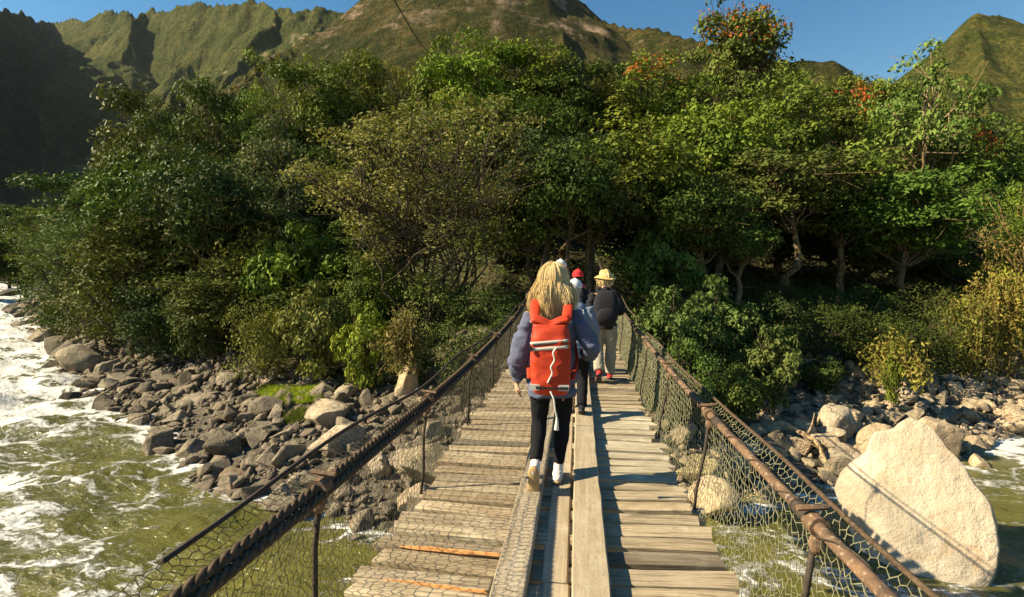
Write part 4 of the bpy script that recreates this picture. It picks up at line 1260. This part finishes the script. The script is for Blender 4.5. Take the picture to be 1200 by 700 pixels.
def make_person(label, x, y, h, J, skin_voxel=.0085, rot=0.0, top=None, bottoms=None, shoes=None, sock=None, hair=None, hat=None, sleeve_cut=None, jacket_len=.67, loose=1.0, extra=None):
    """J holds joints for a 1.66 m figure facing +y; everything is scaled by h / 1.66"""
    root = thing('person', label, 'person', (x, y, float(deck_z(y)) + J.get('lift', .01)), (0, 0, rot), None, (h / 1.66,) * 3)
    b = MB()
    lean = J.get('lean', 0.0)
    L = lambda z: lean * max(0, z - .85)
    rows = [(0, L(z), z, rx, ry) for z, rx, ry in ((.80, .10, .07), (.84, .15, .10), (.92, .160, .112), (1.04, .128, .092), (1.18, .148, .104), (1.30, .158, .095), (1.36, .12, .075), (1.395, .06, .055), (1.44, .05, .052), (1.50, .047, .05))]
    stack(b, rows)
    hx, hy_, hz = J.get('head', (0, .03, 1.545))
    hc = np.array([hx, hy_ + L(1.5), hz])
    b.ball(hc + (0, 0, .012), (.072, .090, .103), 10)
    b.ball(hc + (0, .030, -.055), (.050, .058, .052), 8)
    b.tube([hc + (0, .082, .02), hc + (0, .104, -.018), hc + (0, .086, -.028)], [.008, .014, .010], 8)       # nose
    b.ball(hc + (0, .080, -.056), (.022, .012, .008), 6)                                                    # lips
    b.ball(hc + (0, .078, .030), (.045, .016, .010), 6)                                                     # brow
    for s in (-1, 1): b.ball(hc + (s * .074, -.005, -.006), (.011, .022, .032), 6)                          # ears
    for s in ('L', 'R'):
        S, E, W = [np.array(J[k + s], float) for k in ('sh', 'el', 'wr')]
        limb_tube(b, [S, (S + E) / 2, E, (E + W) / 2, W], [.052, .045, .039, .036, .026])
        dW = W - E; dW /= np.linalg.norm(dW)
        hand(b, W, J.get('hd' + s, dW), J.get('pn' + s, (0, 1, 0)), J.get('th' + s, 1), .95, J.get('curl' + s, .5))
        Hh, K, A = [np.array(J[k + s], float) for k in ('hi', 'kn', 'an')]; T = np.array(J['to' + s], float)
        limb_tube(b, [Hh, (Hh + K) / 2, K, (K * .62 + A * .38), A], [.086, .073, .053, .050, .034])
        f = T - A
        limb_tube(b, [A, A + f * .5 + (0, 0, -.008), T], [.036, .036, .028], 8)
    body = link('body', remesh(b, skin_voxel, 3), SKIN, root)
    for s in (-1, 1):
        q = MB(); q.ball(hc + (s * .031, .0835, .012), (.012, .008, .008), 6); q.build('eye', M_EYE, body, smooth=True)
    # clothes
    if bottoms:
        mat, lr, end = bottoms
        c = MB()
        stack(c, [(0, L(z), z, rx + lr, ry + lr) for z, rx, ry in ((.80, .10, .07), (.84, .155, .108), (.92, .162, .114), (1.0, .135, .096))])
        for s in ('L', 'R'):
            Hh, K, A = [np.array(J[k + s], float) for k in ('hi', 'kn', 'an')]
            A2 = K + (A - K) * end
            limb_tube(c, [Hh, (Hh + K) / 2, K, K * .62 + A2 * .38, A2], np.array([.088, .075, .056, .053, .040]) + lr * np.array([1, 1.1, 1.3, 1.5, 1.7]))
        link('trousers', remesh(c, .012, 3, (.004 + lr * .12, 12, 9, 3)), mat, root)
    if top:
        mat, lr = top
        c = MB()
        z0 = jacket_len
        k = .014 * loose + lr
        rows = [(0, L(z0), z0, .150 + k, .115 + k * .8), (0, L(z0), z0 + .05, .162 + k * 1.1, .122 + k), (0, L(.85), .85, .165 + k * 1.15, .125 + k), (0, L(1.0), 1.0, .152 + k, .118 + k),
                (0, L(1.16), 1.16, .155 + k, .118 + k * .9), (0, L(1.28), 1.28, .160 + k * .75, .106 + k * .7), (0, L(1.36), 1.355, .125 + k * .5, .085 + k * .4), (0, L(1.4), 1.405, .070 + k * .3, .065 + k * .3), (0, L(1.42), 1.43, .062, .062)]
        stack(c, rows, 24)
        for s in ('L', 'R'):
            S, E, W = [np.array(J[q + s], float) for q in ('sh', 'el', 'wr')]
            W2 = E + (W - E) * 1.0
            limb_tube(c, [S, (S + E) / 2, E, E * .5 + W2 * .5, E * .15 + W2 * .85, W2], np.array([.050, .053, .055, .060, .056, .036]) + lr * np.array([1, 1.3, 1.5, 1.6, 1.3, .5]), 18)
        link('sweatshirt' if loose > .9 else 'jacket', remesh(c, .011, 3, (.015 * loose + .003, 9, 13, 11)), mat, root)
    for s in ('L', 'R'):
        A = np.array(J['an' + s], float); T = np.array(J['to' + s], float); K = np.array(J['kn' + s], float)
        f = T - A; up = (K - A) / np.linalg.norm(K - A)
        n = f.copy(); 
        # sole direction: perpendicular to foot line in the leg plane
        fx = f / np.linalg.norm(f); sole = -(up - fx * (up @ fx)); sole /= np.linalg.norm(sole)
        heel = A + sole * .055 - fx * .055
        c = MB()
        side = np.cross(fx, sole)
        pts = [heel + sole * -.012, heel + fx * .03, heel + fx * .09 + sole * .004, heel + fx * .15 + sole * .010, heel + fx * .20 + sole * .012, heel + fx * .235 + sole * .012]
        c.tube(pts, 1.0, 12, ref=side, sq=[(.026, .034), (.037, .052), (.038, .044), (.043, .034), (.040, .027), (.022, .016)])
        c.tube([A - fx * .015 + sole * .045, A - fx * .012 + sole * .006], [.042, .039], 12)
        sh = link('shoe', remesh(c, .008, 3), shoes[0], root)
        c = MB(); b0 = heel + sole * .034
        c.tube([b0 - fx * .012, b0 + fx * .03, b0 + fx * .10, b0 + fx * .17, b0 + fx * .225, b0 + fx * .25], 1.0, 12, ref=side, sq=[(.024, .012), (.040, .014), (.038, .014), (.046, .013), (.042, .012), (.02, .009)])
        c.build('sole', shoes[1], sh, smooth=True)
        if sock is not None:
            c = MB(); c.tube([A + up * .075, A + up * .04, A + up * .0, A + sole * .03], [.037, .037, .038, .040], 12, cap=True); c.build('sock', sock, root, smooth=True)
    return root, hc

M_EYE = m_plain('eye_dark', (.04, .03, .025), .3, .2, 10, 0, .5)
M_BLK = cloth('black_cloth', (.012, .012, .014))
M_WHITE = cloth('white_canvas', (.62, .60, .55))
M_SOLE = m_plain('tan_rubber_sole', (.40, .27, .13), .7, .2, 60, .4)
M_BLUE = cloth('slate_blue_fleece', (.105, .115, .175), .18)
M_RED = m_plain('orange_red_fabric', (.46, .040, .012), .62, .12, 70, .25, .25, dist=.002)
M_GREY = m_plain('pale_grey_webbing', (.50, .47, .42), .6, .15, 120, .3)
M_CORD = m_plain('white_cord', (.72, .69, .62), .7, .1, 120, .3)
M_BUCK = m_plain('black_plastic', (.02, .02, .02), .4, .2, 50, .1, .4)
M_KHAKI = cloth('khaki_cloth', (.30, .27, .205))
M_DARKC = cloth('charcoal_cloth', (.022, .022, .026))
M_JBLUE = cloth('dusty_blue_cloth', (.155, .195, .265))
M_RCAP = cloth('red_cap_cloth', (.52, .035, .035))
M_WCAP = cloth('white_cap_cloth', (.60, .60, .60))
M_STRAW = m_plain('straw', (.62, .42, .16), .8, .25, 130, .7, .15)
M_PINK = cloth('magenta_cloth', (.50, .03, .20))
M_DHAIR = m_plain('dark_hair', (.02, .014, .01), .5, .3, 90, .4, .3)
mh = NT('blonde_hair')
ht = mh.attr('tint')
mh.out(mh.mix(ht, (.48, .30, .11), (.92, .71, .36)), .42, .4)
M_BLOND = mh.m

def hair_long(root, hc, mat, zend, seed, n=330, rx=.088, ry=.106, rz=.122, r=.0075):
    rng = np.random.default_rng(seed); b = MB()
    cap = MB(); cap.ball(hc + (0, -.010, .016), (rx - .006, ry - .010, rz - .010), 12)
    for i in range(n):
        th = rng.uniform(0, 2 * math.pi)
        front = math.sin(th)                                  # +1 = face side
        if front > .55: continue
        P = []
        s0 = rng.uniform(.02, .35); m = 13
        k = rng.uniform(.95, 1.05) + .035 * math.sin(5 * th + 1) + (rng.uniform(0, .12) if rng.random() < .04 else 0)
        phmax = math.pi * rng.uniform(.46, .60)
        for q in range(7):
            ph = s0 + (phmax - s0) * q / 6
            P.append(hc + np.array([math.cos(th) * rx * k * math.sin(ph), -.010 + math.sin(th) * ry * k * math.sin(ph), .016 + rz * k * math.cos(ph)]))
        e = P[-1]; ze = zend + rng.normal() * .045 + .035 * abs(math.cos(th)) + .02 * math.sin(th * 9)
        out = np.array([math.cos(th), min(math.sin(th), 0) * .9 - .1, 0]) * rng.uniform(-.015, .06) * (1 + .5 * math.sin(th * 6))
        wv = rng.normal(size=2) * .004 + np.array([.008 * math.sin(th * 7), .006 * math.cos(th * 5)]); ph0 = rng.uniform(0, 6)
        for q in range(1, 8):
            t = q / 7
            p = e + out * math.sin(t * 2.2) + np.array([wv[0] * math.sin(ph0 + t * 7) * t, wv[1] * math.cos(ph0 + t * 6) * t - .022 * t, 0])
            p[2] = e[2] + (ze - e[2]) * t
            P.append(p)
        P = np.array(P)
        rr = r * np.array([.7] + [1.0] * 9 + [.9, .75, .5, .15])[:len(P)] * rng.uniform(.7, 1.25)
        b.tube(P, rr, 3, rng.uniform(.3, 1), ref=(1, .2, 0), cap=False)
    for v, f, a in zip(cap.v, [cap.f], cap.a): b.add(v, f, .35)
    return b.build('hair', mat, root, smooth=True)

def hair_short(root, hc, mat):
    b = MB(); b.ball(hc + (0, -.014, .014), (.082, .098, .112), 10)
    b.ball(hc + (0, -.05, -.05), (.062, .05, .06), 8)
    return link('hair', remesh(b, .012, 2, (.006, 30, 12, 2)), mat, root)

def cap_hat(root, hc, mat, brim_dir=1):
    b = MB()
    V = [(0, 0, .118)]
    rows = [(.10, .045), (.085, .075), (.055, .096), (.02, .103), (-.005, .104)]
    n = 20; V = []
    for z, r in [(.122, .004)] + rows:
        V += [(math.cos(2*math.pi*j/n) * r * .88, math.sin(2*math.pi*j/n) * r * 1.02, z) for j in range(n)]
    m = len(rows) + 1
    for z, r in [(-.005, .098), (.06, .085)]:
        V += [(math.cos(2*math.pi*j/n) * r * .88, math.sin(2*math.pi*j/n) * r * 1.02, z) for j in range(n)]
    f = [(i*n+j, (i+1)*n+j, (i+1)*n+(j+1) % n, i*n+(j+1) % n) for i in range(m+1) for j in range(n)]
    b.add(np.array(V) + hc + (0, 0, .022), f)
    # peak
    k = 11; P0 = []; 
    for lay in (0, .006):
        for i in range(k):
            a = math.pi * (i / (k - 1)); 
            P0 += [(math.cos(a) * .085, brim_dir * (.04 + math.sin(a) * .058), .012 + lay), (math.cos(a) * .082, brim_dir * (.05 + math.sin(a) * .125), -.004 + lay)]
    f = []
    for i in range(k - 1):
        a = 2 * i; f += [(a, a+1, a+3, a+2)]; a += 2 * k; f += [(a, a+2, a+3, a+1)]
        f += [(2*i+1, 2*i+1+2*k, 2*i+3+2*k, 2*i+3)]
    c = b.build('cap', mat, root, smooth=True)
    b2 = MB(); b2.add(np.array(P0) + hc + (0, 0, .022), f); b2.build('peak', mat, c, smooth=True)
    return c

def walk(stride, back='L', arm=.12, spread=.10):
    """a stride for a figure facing +y, the named leg behind"""
    s = {'L': -1, 'R': 1}; J = {}
    for k in 'LR':
        x = s[k] * spread; b_ = -1 if k == back else 1
        J['hi' + k] = (x * .95, 0, .86)
        J['kn' + k] = (x, .10 * stride + (.02 if b_ < 0 else .09 * stride), .47)
        J['an' + k] = (x * .9, b_ * .22 * stride - (.03 if b_ < 0 else -.02), .17 if b_ < 0 else .095)
        a = np.array(J['an' + k]); J['to' + k] = tuple(a + ((0, .12, -.105) if b_ < 0 else (0, .15, -.052)))
        ab = -b_
        J['sh' + k] = (s[k] * .165, 0, 1.335); J['el' + k] = (s[k] * .225, ab * arm * .3 - .02, 1.07); J['wr' + k] = (s[k] * .23, ab * arm + .09, .86)
        J['pn' + k] = (-s[k], 0, 0); J['th' + k] = s[k] * -1
    return J

# the walker with the red backpack
J = walk(1.0, 'L')
J.update(lift=.0, lean=.02, head=(.0, .02, 1.545),
         hiL=(-.085, 0, .86), knL=(-.10, .06, .48), anL=(-.115, -.175, .195), toL=(-.115, -.145, .052),
         hiR=(.085, 0, .86), knR=(.08, .115, .475), anR=(.045, .055, .098), toR=(.05, .205, .042),
         shL=(-.155, 0, 1.315), elL=(-.245, -.045, 1.03), wrL=(-.275, .02, .79), hdL=(.05, .1, -1), pnL=(1, 0.2, 0), thL=1, curlL=.55,
         shR=(.155, 0, 1.315), elR=(.30, -.07, 1.05), wrR=(.27, .17, .99), hdR=(-.1, 1, .1), pnR=(-1, 0, .1), thR=-1, curlR=.8)
woman, hc = make_person('walker with long blonde hair, slate blue sweatshirt and black leggings, mid-stride', -.185, 3.83, 1.655, J, .008,
                        top=(M_BLUE, .012), bottoms=(M_BLK, .004, .86), shoes=(M_WHITE, M_SOLE), sock=M_CORD, jacket_len=.685)
hair_long(woman, hc, M_BLOND, 1.32, 3, 4600, .108, .116, .126, .0019)

# backpack, worn: a thing of its own
bpk = thing('backpack', 'orange-red roll-top backpack on the back of the blonde walker', 'backpack', (-.185, 3.83, float(deck_z(3.83)) + .0), (0, 0, 0))
b = MB()
rows = []
zs = np.linspace(.765, 1.255, 40)
n = 48; V = []
for i, z in enumerate(zs):
    t = i / 39
    hw = .130 + .011 * math.sin(t * 3.0) - (.022 * max(0, 1 - t * 14)) - .012 * max(0, t - .8) * 5
    hd = .082 + .012 * math.sin(t * 2.6) - (.026 * max(0, 1 - t * 14)) - .03 * max(0, t - .78) * 4
    for j in range(n):
        a = 2 * math.pi * j / n; c, s = math.cos(a), math.sin(a); p = .62
        V.append((math.copysign(abs(c) ** p, c) * hw, -.262 + math.copysign(abs(s) ** p, s) * hd, z))
V = np.array(V)
V[:, 1] += .020 * fbm(V[:, 0] * 8, V[:, 1] * 4, V[:, 2] * 14, 3, 70); V[:, 0] += .006 * fbm(V[:, 0] * 8, V[:, 1] * 8, V[:, 2] * 11, 3, 71)
f = [(i*n+j, i*n+(j+1) % n, (i+1)*n+(j+1) % n, (i+1)*n+j) for i in range(39) for j in range(n)] + [tuple(range(n-1, -1, -1)), tuple(range(39*n, 40*n))]
b.add(V, f); pk = b.build('pack_body', M_RED, bpk, smooth=True)
# rolled top folded down in a shallow V
b = MB()
xs = np.linspace(-.128, .128, 13)
P = np.array([(x, -.275 - .012 * math.cos(x * 10), 1.262 + .030 * abs(x) / .155 - .018 * math.exp(-(x / .05) ** 2)) for x in xs])
b.tube(P, .027, 12, sq=[(1.25, .8)] * 13, ref=(0, 1, 0)); b.tube(P + (0, .024, .018), .020, 10)
b.build('roll_top', M_RED, bpk, smooth=True)
for s in (-1, 1):
    b = MB()
    P = lerp_path([(s * .105, -.25, 1.265), (s * .118, -.185, 1.345), (s * .118, -.10, 1.405), (s * .115, -.01, 1.432), (s * .118, .075, 1.40), (s * .13, .135, 1.30), (s * .15, .155, 1.12), (s * .185, .06, .95), (s * .15, -.21, .86)], 34)
    for _ in range(3): P[1:-1] = (P[:-2] + 2 * P[1:-1] + P[2:]) / 4
    b.tube(P, 1.0, 10, ref=(1, 0, 0), sq=[(.036, .010)] * 22 + [(.020, .008)] * 12)
    st = b.build('shoulder_strap', M_RED, bpk, smooth=True)
    b = MB(); b.box(s * .105 - .042, s * .105 + .042, -.262, -.242, 1.262, 1.278); b.build('strap_keeper', M_GREY, st)
# front pocket: two pale zipper bands on a slight slant
for k, (z0, hgt, nm) in enumerate(((1.140, .010, 'zipper'), (1.098, .012, 'zipper'))):
    b = MB(); xs = np.linspace(-.135, .125, 12)
    P = [(x, -.350 - .004 * math.cos(x * 11) + .012 * (abs(x) / .14) ** 4, z0 + x * .10) for x in xs]
    b.tube(P, hgt, 8, ref=(0, 0, 1), sq=[(1.0, .45)] * 12); zp = b.build(nm, M_GREY, bpk, smooth=True)
    if k == 1:
        b = MB(); b.box(-.145, -.120, -.362, -.345, z0 - .025, z0 + .012); b.build('zip_pull', M_BUCK, zp)
    else:
        b = MB(); b.tube([(x, -.354, z0 + x * .10 - .0125) for x in np.linspace(-.12, .12, 8)], .004, 5); b.build('zip_line', M_BUCK, zp)
b = MB(); P = smooth_path([(.045, -.362, 1.105), (.02, -.37, 1.07), (.035, -.368, 1.02), (.005, -.366, .97), (.02, -.362, .93), (-.015, -.36, .86)], 40); b.tube(P, .0055, 7); b.build('draw_cord', M_CORD, bpk, smooth=True)
b = MB(); P = smooth_path([(.005, -.352, .80), (.03, -.36, .75), (.035, -.34, .68), (.05, -.31, .60), (.045, -.30, .52)], 30); b.tube(P, np.concatenate([np.full(20, .006), np.linspace(.006, .018, 10)]), 8); b.build('hanging_strap', M_CORD, bpk, smooth=True)
for s, x in ((-1, -.105), (1, .095)):
    b = MB(); b.box(x - .036, x + .036, -.352, -.335, .805, .845); pt = b.build('patch', M_GREY, bpk)
    b = MB(); b.box(x - .01 - s * .02, x + .05 - s * .02, -.362, -.3525, .815, .833); b.build('buckle', M_BUCK, pt)
b = MB(); b.box(-.075, .07, -.358, -.345, .816, .828); b.build('compression_strap', M_BUCK, bpk)

# straw-hat walker with the black pack
J = walk(.5, 'L'); J.update(lean=.03)
for k, s in (('L', -1), ('R', 1)): J['el' + k] = (s * .25, .0, 1.08); J['wr' + k] = (s * .20, .17, 1.05); J['hd' + k] = (0, 1, .2)
p5, hc = make_person('walker in straw hat, black jacket and khaki trousers', .40, 7.6, 1.60, J, .013, top=(M_DARKC, .010), bottoms=(M_KHAKI, .022, 1.0), shoes=(M_RCAP, M_BUCK), jacket_len=.80, loose=.6)
hair_long(p5, hc, M_BLOND, 1.47, 6, 160)
b = MB(); n = 28; V = []
prof = [(.006, .150), (.05, .148), (.078, .130), (.088, .09), (.092, .055), (.115, .046), (.15, .026), (.168, .014), (.166, .008), (.12, .036), (.088, .048)]
for q, (r, z) in enumerate(prof):
    for j in range(n):
        a = 2 * math.pi * j / n; V.append((math.cos(a) * r, math.sin(a) * r * 1.08, z + (.018 * math.sin(2 * a + .6) if r > .11 else 0)))
f = [(i*n+j, (i+1)*n+j, (i+1)*n+(j+1) % n, i*n+(j+1) % n) for i in range(len(prof)-1) for j in range(n)]
b.add(np.array(V) + hc + (0, -.005, 0), f); b.build('straw_hat', M_STRAW, p5, smooth=True)

def small_pack(label, x, y, sc, mat, w=.17, z0=.88, z1=1.36, d=.12, rot=0):
    o = thing('backpack', label, 'backpack', (x, y, float(deck_z(y))), (0, 0, rot), None, (sc,) * 3)
    b = MB(); n = 24; V = []; m = 12
    for i in range(m):
        t = i / (m - 1); e = math.sin(math.pi * min(1, max(0, t * .94 + .03))) ** .35
        for j in range(n):
            a = 2 * math.pi * j / n; c, s = math.cos(a), math.sin(a)
            V.append((math.copysign(abs(c) ** .65, c) * w * e, -.15 - d + math.copysign(abs(s) ** .65, s) * d * e * (1.1 - .25 * t), z0 + (z1 - z0) * t))
    V = np.array(V); V[:, 1] += .012 * fbm(V[:, 0] * 9, V[:, 1] * 9, V[:, 2] * 10, 3, 5)
    f = [(i*n+j, i*n+(j+1) % n, (i+1)*n+(j+1) % n, (i+1)*n+j) for i in range(m-1) for j in range(n)] + [tuple(range(n-1, -1, -1)), tuple(range((m-1)*n, m*n))]
    b.add(V, f); b.build('pack_body', mat, o, smooth=True)
    b = MB(); b.ball((0, -.15 - 2 * d, z0 + .16), (w * .75, .045, .11), 8); b.build('front_pocket', mat, o, smooth=True)
    for s in (-1, 1):
        b = MB(); P = smooth_path([(s * .1, -.17, z1 - .05), (s * .115, -.08, 1.42), (s * .115, .03, 1.44), (s * .125, .14, 1.3), (s * .16, .1, 1.05), (s * .15, -.15, z0 + .08)], 24)
        b.tube(P, 1.0, 8, ref=(1, 0, 0), sq=[(.03, .01)] * 24); b.build('shoulder_strap', mat, o, smooth=True)
    b = MB(); b.tube([(-.03, -.17, z1), (-.03, -.19, z1 + .04), (.03, -.19, z1 + .04), (.03, -.17, z1)], .008, 6); b.build('grab_handle', mat, o)
    return o
small_pack('bulky black backpack on the straw-hatted walker', .40, 7.6, 1.60 / 1.66, M_DARKC, .19, .88, 1.40, .13)

# dusty blue jacket and pale cap, just ahead of the blonde walker
J = walk(.6, 'R'); J.update(lean=.03)
p2, hc = make_person('walker in dusty blue jacket and pale cap, half hidden behind the blonde walker', -.03, 5.7, 1.52, J, .013, top=(M_JBLUE, .012), bottoms=(M_BLK, .012, 1.0), shoes=(M_DARKC, M_BUCK), jacket_len=.72, loose=.8)
hair_short(p2, hc, m_plain('grey_hair', (.30, .28, .26), .6, .3, 80, .4)); cap_hat(p2, hc, M_WCAP)
b = MB(); b.box(.055, .105, -.152, -.145, 1.27, 1.315); b.build('jacket_logo', M_WHITE, p2)
# red cap
J = walk(.6, 'L')
p3, hc = make_person('walker in red cap and dark jacket with magenta collar', .005, 7.95, 1.62, J, .014, top=(M_DARKC, .012), bottoms=(M_DARKC, .014, 1.0), shoes=(M_DARKC, M_BUCK), jacket_len=.76, loose=.6)
hair_short(p3, hc, M_DHAIR); cap_hat(p3, hc, M_RCAP, -1)
b = MB(); a = np.linspace(0, 2 * math.pi, 25); b.tube(np.stack([.085 * np.cos(a), .078 * np.sin(a), 1.415 + 0 * a], 1), .030, 8, cap=False); b.build('collar', M_PINK, p3, smooth=True)
# white cap, leading
J = walk(.6, 'R')
p4, hc = make_person('tall walker in white cap and dark clothes, leading the file', -.27, 8.15, 1.775, J, .014, top=(M_DARKC, .012), bottoms=(M_DARKC, .014, 1.0), shoes=(M_DARKC, M_BUCK), jacket_len=.78, loose=.6)
hair_short(p4, hc, M_DHAIR); cap_hat(p4, hc, M_WCAP)
# ------------------------------------------------------------------ thin mountain haze round the whole place
hm = bpy.data.materials.new('haze'); hm.use_nodes = True
hn = hm.node_tree.nodes; hn.remove(hn['Principled BSDF'])
pv = hn.new('ShaderNodeVolumePrincipled')
pv.inputs['Color'].default_value = (.80, .90, 1.0, 1)
pv.inputs['Density'].default_value = .000016
hm.node_tree.links.new(pv.outputs[0], hn['Material Output'].inputs['Volume'])
b = MB(); b.box(-4100, 4100, -4100, 4100, -75, 1250)
tag(b.build('haze', hm), 'thin blue mountain haze filling the valley air', 'haze', kind='stuff')
